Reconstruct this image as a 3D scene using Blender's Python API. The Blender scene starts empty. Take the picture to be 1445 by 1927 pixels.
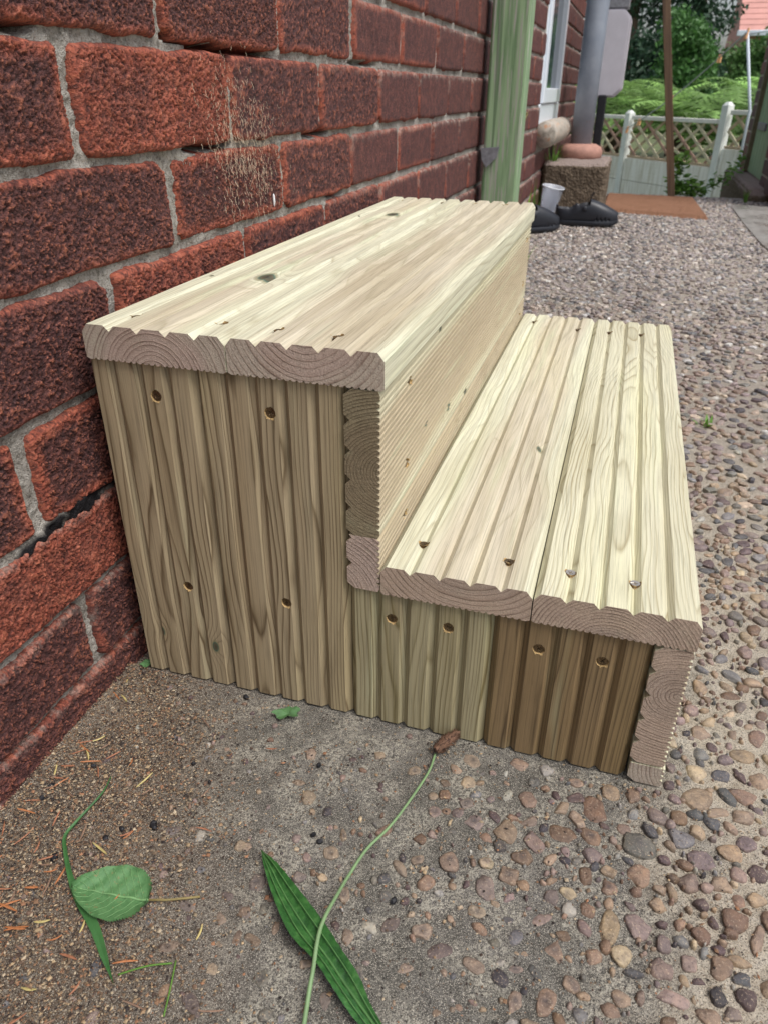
import bpy, bmesh, math, random
import numpy as np
from mathutils import Vector, Matrix
random.seed(7)
rng = np.random.default_rng(11)
S = bpy.context.scene
COL = S.collection
# ------------------------------------------------------------------ camera
PITCH, ROLL, YAW = 0.5177, 0.0064, -0.2955
EYE = (0.3852, -0.4685, 0.5009)
cp, sp_, cy_, sy_ = math.cos(PITCH), math.sin(PITCH), math.cos(YAW), math.sin(YAW)
fw = Vector((sy_*cp, cy_*cp, -sp_))
rt = Vector((cy_, -sy_, 0)); up = rt.cross(fw)
rt2 = rt*math.cos(ROLL) + up*math.sin(ROLL); up2 = -rt*math.sin(ROLL) + up*math.cos(ROLL)
cam_d = bpy.data.cameras.new('camera'); cam = bpy.data.objects.new('camera', cam_d); COL.objects.link(cam)
M4 = Matrix(((rt2.x, up2.x, -fw.x, EYE[0]), (rt2.y, up2.y, -fw.y, EYE[1]), (rt2.z, up2.z, -fw.z, EYE[2]), (0, 0, 0, 1)))
cam.matrix_world = M4
cam_d.sensor_fit = 'VERTICAL'; cam_d.sensor_height = 36.0; cam_d.sensor_width = 27.0
cam_d.lens = 1391.8/1927*36.0
cam_d.clip_start = 0.02; cam_d.clip_end = 500
cam_d.dof.use_dof = True; cam_d.dof.focus_distance = 0.66; cam_d.dof.aperture_fstop = 13.5
S.camera = cam
# ------------------------------------------------------------------ world: overcast daylight
w = bpy.data.worlds.new('World'); S.world = w; w.use_nodes = True
nt = w.node_tree; nt.nodes.clear()
sky = nt.nodes.new('ShaderNodeTexSky'); sky.sky_type = 'NISHITA'; sky.sun_disc = False
SUN_EL, SUN_AZ = math.radians(62), math.radians(112)
sky.sun_elevation = SUN_EL; sky.sun_rotation = SUN_AZ
sky.air_density = 1.0; sky.dust_density = 4.0; sky.ozone_density = 1.0
hs = nt.nodes.new('ShaderNodeHueSaturation'); hs.inputs['Saturation'].default_value = 0.62
bg = nt.nodes.new('ShaderNodeBackground'); bg.inputs['Strength'].default_value = 0.125
wo = nt.nodes.new('ShaderNodeOutputWorld')
nt.links.new(sky.outputs[0], hs.inputs['Color']); nt.links.new(hs.outputs[0], bg.inputs[0]); nt.links.new(bg.outputs[0], wo.inputs[0])
sl = bpy.data.lights.new('sun', 'SUN'); sl.energy = 1.7; sl.angle = math.radians(30); sl.color = (1.0, 0.995, 0.985)
so = bpy.data.objects.new('sun', sl); COL.objects.link(so)
sd = Vector((math.sin(SUN_AZ)*math.cos(SUN_EL), math.cos(SUN_AZ)*math.cos(SUN_EL), math.sin(SUN_EL)))
so.rotation_euler = sd.to_track_quat('Z', 'Y').to_euler()
S.view_settings.view_transform = 'Standard'; S.view_settings.look = 'None'
S.view_settings.gamma = 1.0; S.view_settings.exposure = 0.62; S.view_settings.use_curve_mapping = False

# ------------------------------------------------------------------ helpers
def tag(o, label=None, cat=None, group=None, kind=None):
    if label: o['label'] = label
    if cat: o['category'] = cat
    if group: o['group'] = group
    if kind: o['kind'] = kind
    return o
def empty(name, loc=(0, 0, 0), rz=0.0, label=None, cat=None, group=None):
    o = bpy.data.objects.new(name, None); COL.objects.link(o)
    o.location = loc; o.rotation_euler = (0, 0, rz); o.empty_display_size = 0.05
    return tag(o, label, cat, group)
def link(name, me, parent=None, mats=None, loc=None, rot=None):
    o = bpy.data.objects.new(name, me); COL.objects.link(o)
    if mats:
        for m in (mats if isinstance(mats, (list, tuple)) else [mats]): me.materials.append(m)
    if parent: o.parent = parent
    if loc is not None: o.location = loc
    if rot is not None: o.rotation_euler = rot
    return o
def mesh_np(name, V, F, smooth=True):
    """V (n,3), F (m,k) all faces with k corners"""
    V = np.asarray(V, dtype=np.float32); F = np.asarray(F, dtype=np.int32)
    me = bpy.data.meshes.new(name); k = F.shape[1]
    me.vertices.add(len(V)); me.vertices.foreach_set('co', V.ravel())
    me.loops.add(F.size); me.loops.foreach_set('vertex_index', F.ravel())
    me.polygons.add(len(F)); me.polygons.foreach_set('loop_start', np.arange(0, F.size, k, dtype=np.int32))
    me.polygons.foreach_set('loop_total', np.full(len(F), k, dtype=np.int32))
    me.update(calc_edges=True)
    me.polygons.foreach_set('use_smooth', np.full(len(F), smooth, dtype=bool))
    return me
def fattr(me, name, vals):
    a = me.attributes.new(name, 'FLOAT', 'POINT'); a.data.foreach_set('value', np.asarray(vals, dtype=np.float32))
def cattr(me, name, cols):
    a = me.attributes.new(name, 'FLOAT_COLOR', 'POINT')
    c = np.ones((len(cols), 4), dtype=np.float32); c[:, :3] = cols; a.data.foreach_set('color', c.ravel())
def bmmesh(name, bm, smooth=False):
    me = bpy.data.meshes.new(name); bm.normal_update(); bm.to_mesh(me); bm.free()
    if smooth: me.polygons.foreach_set('use_smooth', [True]*len(me.polygons))
    return me
def box(bm, x0, x1, y0, y1, z0, z1, bev=0.0, mat=None):
    c = bmesh.ops.create_cube(bm, size=1.0)['verts']
    for v in c:
        v.co = Vector(((x0+x1)/2+v.co.x*(x1-x0), (y0+y1)/2+v.co.y*(y1-y0), (z0+z1)/2+v.co.z*(z1-z0)))
    if bev:
        es = list({e for v in c for e in v.link_edges})
        bmesh.ops.bevel(bm, geom=es, offset=bev, segments=2, affect='EDGES', profile=0.5)
def tube_pts(pts, rad, n=8, cap=True):
    """returns V,F for a tube along pts, rad scalar or list"""
    pts = [Vector(p) for p in pts]; N = len(pts)
    rad = [rad]*N if not hasattr(rad, '__len__') else rad
    V = []; F = []
    prev = None
    for i, p in enumerate(pts):
        t = (pts[min(i+1, N-1)]-pts[max(i-1, 0)]).normalized()
        if prev is None:
            a = Vector((0, 0, 1)) if abs(t.z) < .9 else Vector((1, 0, 0)); u = t.cross(a).normalized()
        else:
            u = (prev-t*prev.dot(t)).normalized()
        prev = u; v = t.cross(u)
        for k in range(n):
            a = 2*math.pi*k/n; V.append(p+(u*math.cos(a)+v*math.sin(a))*rad[i])
    for i in range(N-1):
        for k in range(n):
            F.append((i*n+k, i*n+(k+1) % n, (i+1)*n+(k+1) % n, (i+1)*n+k))
    return V, F
def tube(name, pts, rad, mat, parent=None, n=8):
    V, F = tube_pts(pts, rad, n)
    me = bpy.data.meshes.new(name)
    me.from_pydata([tuple(v) for v in V], [], F+[tuple(range(n))[::-1], tuple(range(len(V)-n, len(V)))])
    me.polygons.foreach_set('use_smooth', [True]*len(me.polygons)); me.update()
    return link(name, me, parent, mat)
# ---- vectorised noise
def _h(ix, iy, iz, s):
    n = (ix.astype(np.int64)*374761393 + iy.astype(np.int64)*668265263 + iz.astype(np.int64)*2147483647 + s*974634777) & 0xffffffff
    n = ((n ^ (n >> 13))*1274126177) & 0xffffffff
    n = ((n ^ (n >> 16))*2246822519) & 0xffffffff
    return ((n ^ (n >> 15)) & 0xffffff)/float(0xffffff)
def vnoise(P, s=0):
    P = np.asarray(P, dtype=np.float64); I = np.floor(P).astype(np.int64); f = P-I; f = f*f*(3-2*f)
    r = 0
    for a in (0, 1):
        for b in (0, 1):
            for c in (0, 1):
                wgt = (f[..., 0] if a else 1-f[..., 0])*(f[..., 1] if b else 1-f[..., 1])*(f[..., 2] if c else 1-f[..., 2])
                r = r+wgt*_h(I[..., 0]+a, I[..., 1]+b, I[..., 2]+c, s)
    return r
def fbm(P, o=3, s=0):
    r = 0; a = .5; P = np.asarray(P, dtype=np.float64)
    for i in range(o):
        r = r+a*vnoise(P*(2**i)+7.3*i, s+i); a *= .5
    return r/(1-.5**o)
def worley2(P, s=0):
    """2D cell noise, F1 and F2"""
    I = np.floor(P).astype(np.int64); f1 = np.full(P.shape[:-1], 9.); f2 = f1.copy()
    z = np.zeros(P.shape[:-1], dtype=np.int64)
    for a in (-1, 0, 1):
        for b in (-1, 0, 1):
            cx = I[..., 0]+a; cyy = I[..., 1]+b
            px = cx+_h(cx, cyy, z, s); py = cyy+_h(cx, cyy, z+1, s)
            d = np.hypot(P[..., 0]-px, P[..., 1]-py)
            f2 = np.minimum(f2, np.maximum(f1, d)); f1 = np.minimum(f1, d)
    return f1, f2
def gridF(nu, nv):
    i = np.arange(nu-1)[:, None]*nv+np.arange(nv-1)[None, :]
    return np.stack([i, i+nv, i+nv+1, i+1], -1).reshape(-1, 4)
# ---- materials
def srgb(r, g, b):
    f = lambda c: (c/255/12.92 if c <= 10 else ((c/255+.055)/1.055)**2.4)
    return (f(r), f(g), f(b), 1)
class NT:
    def __init__(s, name):
        s.m = bpy.data.materials.new(name); s.m.use_nodes = True; s.t = s.m.node_tree; s.t.nodes.clear()
        s.out = s.n('OutputMaterial'); s.b = s.n('BsdfPrincipled'); s.l(s.b.outputs[0], s.out.inputs[0])
    def n(s, t, **k):
        x = s.t.nodes.new('ShaderNode'+t)
        for a, v in k.items(): setattr(x, a, v)
        return x
    def l(s, a, b): s.t.links.new(a, b)
    def put(s, inp, v):
        if isinstance(v, bpy.types.NodeSocket): s.l(v, inp)
        elif v is not None: inp.default_value = v
    def math(s, op, a, b=None, c=None, clamp=False):
        x = s.n('Math', operation=op); x.use_clamp = clamp; s.put(x.inputs[0], a)
        if b is not None: s.put(x.inputs[1], b)
        if c is not None: s.put(x.inputs[2], c)
        return x.outputs[0]
    def vm(s, op, a, b=None):
        x = s.n('VectorMath', operation=op); s.put(x.inputs[0], a)
        if b is not None: s.put(x.inputs[1], b)
        return x.outputs['Value'] if op in ('LENGTH', 'DOT_PRODUCT', 'DISTANCE') else x.outputs[0]
    def noise(s, vec, scale, detail=3, rough=.5, dist=0.0, color=False):
        x = s.n('TexNoise'); s.put(x.inputs['Vector'], vec); x.inputs['Scale'].default_value = scale
        x.inputs['Detail'].default_value = detail; x.inputs['Roughness'].default_value = rough; x.inputs['Distortion'].default_value = dist
        return x.outputs['Color' if color else 'Fac']
    def vor(s, vec, scale, feature='F1', out='Distance', rnd=1.0):
        x = s.n('TexVoronoi', feature=feature); s.put(x.inputs['Vector'], vec); x.inputs['Scale'].default_value = scale
        x.inputs['Randomness'].default_value = rnd
        return x.outputs[out]
    def ramp(s, f, stops, interp='LINEAR'):
        x = s.n('ValToRGB'); x.color_ramp.interpolation = interp; e = x.color_ramp.elements
        while len(e) < len(stops): e.new(.5)
        for i, (p, c) in enumerate(stops):
            e[i].position = p; e[i].color = c if hasattr(c, '__len__') else (c, c, c, 1)
        s.put(x.inputs[0], f); return x.outputs[0]
    def mix(s, f, a, b, mode='MIX'):
        x = s.n('Mix', data_type='RGBA', blend_type=mode); s.put(x.inputs[0], f); s.put(x.inputs[6], a); s.put(x.inputs[7], b)
        return x.outputs[2]
    def comb(s, x_, y_, z_):
        x = s.n('CombineXYZ'); s.put(x.inputs[0], x_); s.put(x.inputs[1], y_); s.put(x.inputs[2], z_); return x.outputs[0]
    def sep(s, v):
        x = s.n('SeparateXYZ'); s.put(x.inputs[0], v); return x.outputs
    def obj(s): return s.n('TexCoord').outputs['Object']
    def pos(s): return s.n('NewGeometry').outputs['Position']
    def attr(s, name, out='Fac'): return s.n('Attribute', attribute_name=name).outputs[out]
    def bump(s, h, strength=.5, dist=.001, nrm=None):
        x = s.n('Bump'); x.inputs['Strength'].default_value = strength; x.inputs['Distance'].default_value = dist
        s.put(x.inputs['Height'], h)
        if nrm is not None: s.l(nrm, x.inputs['Normal'])
        return x.outputs[0]
    def fin(s, color=None, rough=.6, nrm=None, spec=.5, **k):
        s.put(s.b.inputs['Base Color'], color); s.put(s.b.inputs['Roughness'], rough)
        s.b.inputs['Specular IOR Level'].default_value = spec
        if nrm is not None: s.l(nrm, s.b.inputs['Normal'])
        for a, v in k.items(): s.put(s.b.inputs[a.replace('_', ' ')], v)
        return s.m
def simple(name, col, rough=.6, nscale=40, namt=.25, bump=.3, bd=.001, spec=.4):
    s = NT(name); p = s.pos(); n = s.noise(p, nscale, 5, .6)
    d = tuple(c*(1-namt) for c in col[:3])+(1,); b = tuple(min(1, c*(1+namt)) for c in col[:3])+(1,)
    c = s.ramp(n, [(.3, d), (.7, b)])
    return s.fin(c, rough, s.bump(s.noise(p, nscale*4, 4), bump, bd), spec)
# ------------------------------------------------------------------ decking timber
def wood(name, pith=(0.0, -0.02), sp=.0036, early=(0.62, .55, .36), late=(.30, .22, .10), heart=(.50, .38, .27), rh=.035,
         seed=0.0, wob=.010, knots=(), end=False, slope=0.0, dark=1.0, rough=.55, green=.3, contrast=.88, blot=.75, fibre=.8):
    s = NT(name); o = s.obj(); x, y, z = s.sep(o)
    sy = s.math('ADD', s.math('MULTIPLY', y, 1.0), seed*3.17)
    nv = s.comb(s.math('MULTIPLY', x, 3.0), s.math('MULTIPLY', sy, 2.6), s.math('MULTIPLY', z, 3.0))
    nc = s.n('SeparateXYZ'); s.l(s.noise(nv, 1.0, 2, .5, 0.0, True), nc.inputs[0])
    px = s.math('SUBTRACT', x, pith[0]); pz = s.math('SUBTRACT', z, pith[1])
    px = s.math('ADD', px, s.math('MULTIPLY', s.math('SUBTRACT', nc.outputs[0], .5), wob*4))
    pz = s.math('ADD', pz, s.math('MULTIPLY', s.math('SUBTRACT', nc.outputs[1], .5), wob*3))
    pz = s.math('ADD', pz, s.math('MULTIPLY', y, slope))
    r = s.math('SQRT', s.math('ADD', s.math('MULTIPLY', px, px), s.math('MULTIPLY', pz, pz)))
    # angular and lengthwise irregularity of the rings
    n2 = s.noise(s.comb(s.math('MULTIPLY', x, 34), s.math('MULTIPLY', sy, 7), s.math('MULTIPLY', z, 34)), 1.0, 3, .5)
    r = s.math('ADD', r, s.math('MULTIPLY', s.math('SUBTRACT', n2, .5), .0034))
    kd = None
    for (kx, ky, kz, kr) in knots:
        dx = s.math('SUBTRACT', x, kx); dy = s.math('MULTIPLY', s.math('SUBTRACT', y, ky), .55)
        dz = s.math('MULTIPLY', s.math('SUBTRACT', z, kz), .35)
        d = s.math('SQRT', s.math('ADD', s.math('ADD', s.math('MULTIPLY', dx, dx), s.math('MULTIPLY', dy, dy)), s.math('MULTIPLY', dz, dz)))
        d = s.math('ADD', d, s.math('MULTIPLY', s.math('SUBTRACT', n2, .5), kr*.35))
        g = s.math('EXPONENT', s.math('MULTIPLY', s.math('POWER', s.math('DIVIDE', d, kr*1.8), 2.0), -1.0))
        r = s.math('ADD', r, s.math('MULTIPLY', g, kr*1.25))
        k = s.math('DIVIDE', d, kr); kd = k if kd is None else s.math('MINIMUM', kd, k)
    rr = s.math('ADD', s.math('DIVIDE', r, sp), s.math('MULTIPLY', s.noise(s.comb(s.math('MULTIPLY', r, 160), 0, seed), 1.0, 1), 1.8))
    fr = s.math('FRACT', rr)
    prof = s.ramp(fr, [(0.0, 0.15), (.08, 0.0), (.50, .06), (.76, .40), (.90, 1.0), (1.0, .15)])
    prof = s.math('MULTIPLY', prof, s.ramp(s.noise(s.comb(s.math('MULTIPLY', x, 40), s.math('MULTIPLY', sy, 5), s.math('MULTIPLY', z, 40)), 1.0, 3, .6), [(.30, .25), (.68, 1.15)]))
    fib = s.noise(s.comb(s.math('MULTIPLY', x, 900), s.math('MULTIPLY', sy, 14 if not end else 900), s.math('MULTIPLY', z, 900)), 1.0, 3, .65)
    mott = s.noise(s.comb(s.math('MULTIPLY', x, 22), s.math('MULTIPLY', sy, 2.2), s.math('MULTIPLY', z, 22)), 1.0, 3, .5)
    e4 = tuple(c*dark for c in early)+(1,); l4 = tuple(c*dark for c in late)+(1,); h4 = tuple(c*dark for c in heart)+(1,)
    hz = s.ramp(s.math('DIVIDE', s.math('ADD', r, s.math('MULTIPLY', s.math('SUBTRACT', mott, .5), .012)), rh), [(.80, 1.0), (1.0, 0.0)])
    base = s.mix(s.math('MULTIPLY', hz, .9), e4, h4)
    tint = s.ramp(mott, [(.30, (.78, .74, .66, 1)), (.5, (1, 1, 1, 1)), (.70, (1.08, 1.09, .98, 1))])
    base = s.mix(blot, base, tint, 'MULTIPLY')
    gm = s.noise(s.comb(s.math('MULTIPLY', x, 60), s.math('MULTIPLY', sy, 4), s.math('MULTIPLY', z, 60)), 1.0, 2)
    gf = s.math('MULTIPLY', s.ramp(gm, [(.60, 0.0), (.75, 1.0)]), green)
    base = s.mix(gf, base, (.50*dark, .56*dark, .36*dark, 1))
    col = s.mix(s.math('MULTIPLY', prof, contrast), base, l4)
    ff = s.ramp(fib, [(.30, .60 if not end else .5), (.52, 1.0), (.75, 1.12)])
    col = s.mix(fibre, col, ff, 'MULTIPLY')
    # fine dark resin flecks
    fl = s.noise(s.comb(s.math('MULTIPLY', x, 1500), s.math('MULTIPLY', sy, 60), s.math('MULTIPLY', z, 1500)), 1.0, 1)
    col = s.mix(s.math('MULTIPLY', s.ramp(fl, [(.70, 0.0), (.76, 1.0)]), .30), col, l4)
    if kd is not None:
        kc = s.ramp(kd, [(0.0, (.035, .04, .03, 1)), (.45, (.10, .085, .05, 1)), (.62, (.05, .10, .07, 1)), (.8, (.22, .19, .10, 1))])
        kf = s.ramp(kd, [(.55, 1.0), (1.0, .35), (1.7, 0.0)])
        col = s.mix(kf, col, kc)
    if end:
        # circular saw scratches across the cut end and rough grain
        saw = s.noise(s.comb(s.math('MULTIPLY', x, 80), 0, s.math('MULTIPLY', s.math('ADD', z, s.math('MULTIPLY', x, .35)), 1500)), 1.0, 2)
        col = s.mix(.45, col, s.ramp(saw, [(.3, .72), (.6, 1.05)]), 'MULTIPLY')
        h = s.math('ADD', s.math('MULTIPLY', prof, .6), s.math('MULTIPLY', fib, .9)); nb = s.bump(h, .8, .0008)
    else:
        h = s.math('ADD', s.math('MULTIPLY', prof, .45), s.math('MULTIPLY', fib, .55)); nb = s.bump(h, .6, .0005)
    return s.fin(col, rough, nb, .35)

BW = .1207; BT = .0275; PIT = BW/5; NR = 20; REED = .0016; RW = (BW-.016)/NR
def top_z(x, wd):      # V-grooved face, five lands
    e = min(x, wd-x)
    if e < .005: return BT-.0062+(e/.005)*.0062
    k = round(x/PIT); d = abs(x-k*PIT)
    if 0 < k < 5 and d < .0046: return BT-.0045*(1-d/.0046)
    return BT
def bot_z(x, wd):      # finely reeded face, flat at the margins
    if x < .008 or x > wd-.008:
        e = min(x, wd-x); return .0014*max(0, 1-e/.003)
    q = ((x-.008)/RW) % 1.0; q = min(q, 1-q)
    return REED*max(0.0, 1-q/.28)
def profile(x0, x1):
    xs = {0, .005, BW-.005, BW, .003, BW-.003}
    for k in range(1, 5): xs |= {k*PIT-.0046, k*PIT, k*PIT+.0046}
    for i in range(NR+1):
        c = .008+RW*i; xs |= {c-.28*RW, c, c+.28*RW}
    X = []
    for x in sorted(x for x in xs | {x0, x1} if x0 <= x <= x1):
        if not X or x-X[-1] > 4e-5: X.append(x)
    return X
def cutter(spots, depth=.0042):
    bm = bmesh.new()
    for (x, y, zt) in spots:
        n = 14; ring = []
        for (rr, zz, j) in ((.0050, zt+.006, .2), (.0047, zt-.0006, .6), (.0041, zt-depth, .2)):
            ring.append([bm.verts.new((x+math.cos(2*math.pi*k/n)*(rr+random.uniform(-.0006, .0006)*j), y+math.sin(2*math.pi*k/n)*(rr*1.05+random.uniform(-.0008, .0008)*j), zz)) for k in range(n)])
        bm.faces.new(ring[0]); bm.faces.new(ring[-1][::-1])
        for a in range(2):
            for k in range(n): bm.faces.new((ring[a][k], ring[a+1][k], ring[a+1][(k+1) % n], ring[a][(k+1) % n]))
    bmesh.ops.recalc_face_normals(bm, faces=bm.faces)
    return bmmesh('hole_cutter', bm)
def board_mesh(name, L, x0=0.0, x1=BW, mats=(), holes=(), nseg=10, bottom_holes=()):
    X = profile(x0, x1); c = len(X); P = [(x, top_z(x, BW)) for x in X]+[(x, bot_z(x, BW)) for x in X[::-1]]; n = len(P)
    bm = bmesh.new(); rings = []
    for i in range(nseg+1):
        y = L*i/nseg; ring = []
        for (x, z) in P:
            jy = random.uniform(-.00005, .00005) if i in (0, nseg) else 0
            ring.append(bm.verts.new((x, y+jy, z)))
        rings.append(ring)
    for i in range(nseg):
        for k in range(n):
            bm.faces.new((rings[i][k], rings[i+1][k], rings[i+1][(k+1) % n], rings[i][(k+1) % n]))
    for r_ in (rings[0], rings[-1]):
        for k in range(c-1):
            f = bm.faces.new((r_[k], r_[k+1], r_[n-2-k], r_[n-1-k])); f.material_index = 1
    bmesh.ops.recalc_face_normals(bm, faces=bm.faces)
    me = bmmesh(name, bm)
    for m in mats: me.materials.append(m)
    sp = [(x, y, BT) for x, y in holes]+[(x, y, 0) for x, y in bottom_holes]
    if holes or bottom_holes:
        o = bpy.data.objects.new('tmp', me); COL.objects.link(o)
        if holes: cm = cutter([(x, y, BT) for x, y in holes])
        else:
            cm = cutter([(x, y, 0) for x, y in bottom_holes])
            cm.transform(Matrix.Diagonal((1, 1, -1, 1))); cm.flip_normals()
        cm.materials.append(mats[2])
        for pl in cm.polygons: pl.material_index = 0
        c = bpy.data.objects.new('cut', cm); COL.objects.link(c)
        md = o.modifiers.new('b', 'BOOLEAN'); md.object = c; md.operation = 'DIFFERENCE'; md.solver = 'EXACT'; md.material_mode = 'TRANSFER'
        dg = bpy.context.evaluated_depsgraph_get(); dg.update()
        me2 = bpy.data.meshes.new_from_object(o.evaluated_get(dg)); me2.name = name
        bpy.data.objects.remove(o); bpy.data.objects.remove(c)
        if len(me2.polygons) > 50: me = me2
    return me

m_raw = simple('raw_splintered_wood', srgb(190, 160, 110), .8, 900, .35, .6, .0006)
m_screw = NT('screw_zinc_yellow'); m_screw = m_screw.fin(m_screw.ramp(m_screw.noise(m_screw.obj(), 900, 3), [(.3, srgb(70, 55, 40)), (.7, srgb(150, 130, 100))]), .38, None, .5, Metallic=.85)
m_screw_bright = NT('screw_zinc_bright').fin(srgb(205, 195, 180), .32, None, .5, Metallic=.85)

def screw_mesh():
    bm = bmesh.new(); n = 24; R = .0039
    # dished head with a cross recess cut as a lowered plus
    plus = [(.0004, .0022), (.0004, .0004), (.0022, .0004), (.0022, -.0004), (.0004, -.0004), (.0004, -.0022), (-.0004, -.0022), (-.0004, -.0004), (-.0022, -.0004), (-.0022, .0004), (-.0004, .0004), (-.0004, .0022)]
    a0 = math.atan2(.0022, .0004)
    top = [bm.verts.new((x, y, .0)) for x, y in plus]; low = [bm.verts.new((x*.7, y*.7, -.0013)) for x, y in plus]
    for k in range(12): bm.faces.new((top[k], top[(k+1) % 12], low[(k+1) % 12], low[k]))
    bm.faces.new(low)
    rim = []
    for k in range(12):
        x, y = plus[k]; a = math.atan2(y, x); rim.append(bm.verts.new((R*math.cos(a), R*math.sin(a), 0.0002)))
    for k in range(12): bm.faces.new((top[(k+1) % 12], top[k], rim[k], rim[(k+1) % 12]))
    lowr = [bm.verts.new((v.co.x*.55, v.co.y*.55, -.003)) for v in rim]
    for k in range(12): bm.faces.new((rim[(k+1) % 12], rim[k], lowr[k], lowr[(k+1) % 12]))
    bmesh.ops.recalc_face_normals(bm, faces=bm.faces)
    return bmmesh('screw', bm)
sc_me = screw_mesh(); sc_me.materials.append(m_screw)
sc_me2 = sc_me.copy(); sc_me2.materials.clear(); sc_me2.materials.append(m_screw_bright)
def slivers(name):
    bm = bmesh.new()
    for k in range(5):
        a = random.uniform(-.9, .9)-math.pi/2; r0 = .0046; ln = random.uniform(.0008, .0022)
        p = Vector((math.cos(a)*r0, math.sin(a)*r0, .0001)); d = Vector((math.cos(a), math.sin(a), .35)); t = Vector((-math.sin(a), math.cos(a), 0))*random.uniform(.0004, .0008)
        v = [bm.verts.new(p-t), bm.verts.new(p+t), bm.verts.new(p+d*ln), bm.verts.new(p+Vector((0, 0, -.0008)))]
        bm.faces.new((v[0], v[1], v[2])); bm.faces.new((v[0], v[2], v[3])); bm.faces.new((v[1], v[3], v[2]))
    me = bmmesh(name, bm); me.materials.append(m_raw); return me
sliv = [slivers('torn_fibre') for _ in range(4)]

def palette(tone):
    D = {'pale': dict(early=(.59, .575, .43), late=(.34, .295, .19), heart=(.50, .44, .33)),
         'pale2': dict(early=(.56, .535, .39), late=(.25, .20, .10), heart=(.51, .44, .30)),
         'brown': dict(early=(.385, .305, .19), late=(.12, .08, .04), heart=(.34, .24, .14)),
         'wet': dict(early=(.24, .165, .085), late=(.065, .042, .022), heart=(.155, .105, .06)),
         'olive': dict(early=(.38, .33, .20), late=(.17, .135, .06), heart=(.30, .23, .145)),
         'ochre': dict(early=(.50, .46, .32), late=(.20, .16, .09), heart=(.40, .325, .215)),
         'end': dict(early=(.48, .36, .275), late=(.17, .11, .075), heart=(.42, .32, .25)),
         'enddark': dict(early=(.27, .22, .135), late=(.09, .065, .036), heart=(.24, .185, .115)),
         'endpink': dict(early=(.48, .40, .32), late=(.21, .135, .10), heart=(.49, .37, .305))}
    return D[tone]
def mats_for(nm, tone, endtone, **k):
    ke = {a: b for a, b in k.items() if a not in ('green', 'contrast', 'blot', 'fibre')}
    return (wood('timber_face_'+nm, **palette(tone), **k), wood('timber_end_'+nm, **palette(endtone), **ke, end=True, green=.12, contrast=.9, blot=.3), m_raw)

steps = empty('wooden_steps', (0, 0, 0), 0, 'two tier wooden steps built of new pale grooved decking boards against the brick wall', 'steps')
ZU = .3182; ZL = .1445; LU = .826; LL = .812; X0 = .0; X1 = .1216; XL0 = .2398; XL1 = .3614
def add_screws(board, spots, zt, flip=False, bright=(), sunk=.0016):
    for i, (x, y) in enumerate(spots):
        o = link('screw', sc_me2 if i in bright else sc_me, board)
        s = -1 if flip else 1
        o.location = (x, y, zt-s*(.0010 if i in bright else sunk)); o.rotation_euler = (math.pi if flip else 0, random.uniform(-.08, .08), random.uniform(0, 3))
        if i not in bright:
            t = link('torn_fibre', random.choice(sliv), board); t.location = (x, y, zt); t.rotation_euler = (math.pi if flip else 0, 0, random.uniform(-.6, .6))
def deck(nm, x, z, L, tone, endt, holes, bright=(), **k):
    ms = mats_for(nm, tone, endt, **k)
    loc = [(hx-x, hy) for hx, hy in holes]
    o = link('deck_board', board_mesh('deck_board', L, mats=ms, holes=loc, nseg=8), steps, None, (x, 0, z))
    add_screws(o, loc, BT, bright=bright); return o
deck('upper_back', X0, ZU, LU, 'pale', 'endpink', [(.026, .035), (.102, .035), (.028, .785), (.098, .790)], pith=(.062, -.012), sp=.0042, seed=1.3, rh=.05,
     knots=((.066, .192, BT, .0105), (.062, .626, BT, .0105), (.014, .180, BT, .0022), (.02, .60, BT, .002)), wob=.012, green=.55, contrast=.72)
deck('upper_front', X1, ZU, LU, 'pale', 'endpink', [(.149, .034), (.197, .032), (.150, .788), (.199, .790)], pith=(.066, .052), sp=.0046, seed=4.1, rh=.058, wob=.012, slope=.012, contrast=.72)
deck('lower_back', XL0, ZL, LL, 'pale', 'end', [(.264, .045), (.336, .040), (.266, .770), (.338, .745)], pith=(.075, .050), sp=.0050, seed=7.7, rh=.047, wob=.016, slope=-.006,
     knots=((.094, .265, BT+.004, .0045),), contrast=.75, green=.4)
deck('lower_front', XL1, ZL, LL, 'pale2', 'end', [(.385, .038), (.434, .038), (.387, .744), (.435, .747)], bright=(0, 1), pith=(.062, -.014), sp=.0027, seed=9.2, rh=.028, wob=.014, slope=.018, contrast=.85)
ZLB = ZL
def side(nm, x, h, tone, endt, holes, x0=0.0, x1=BW, back=False, **k):
    ms = mats_for(nm, tone, endt, **k)
    if True:
        # local X -> world X, local Y -> up, local Z (grooves) -> towards the viewer
        o = link('side_board', board_mesh('side_board', h, x0, x1, ms, [(hx-x+x0, hz) for hx, hz in holes], nseg=6), steps)
        o.matrix_local = Matrix(((1, 0, 0, x-x0), (0, 0, -1, .003+BT), (0, 1, 0, .0012), (0, 0, 0, 1)))
        add_screws(o, [(hx-x+x0, hz) for hx, hz in holes], BT, sunk=.0012)
    return o
H1 = ZU-.0016; H2 = ZL-.0016
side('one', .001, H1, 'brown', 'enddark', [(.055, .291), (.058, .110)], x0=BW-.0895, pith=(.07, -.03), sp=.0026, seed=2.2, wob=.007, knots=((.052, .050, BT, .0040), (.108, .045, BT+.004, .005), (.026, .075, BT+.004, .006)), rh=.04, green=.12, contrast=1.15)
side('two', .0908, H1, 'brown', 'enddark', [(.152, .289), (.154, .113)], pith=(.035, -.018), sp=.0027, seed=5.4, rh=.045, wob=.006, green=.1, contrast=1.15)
side('three', .2120, H2, 'olive', 'enddark', [(.249, .118), (.297, .120)], pith=(.045, -.010), sp=.0027, seed=8.1, rh=.035, slope=-.03, wob=.006, green=.2, contrast=1.1)
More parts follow.
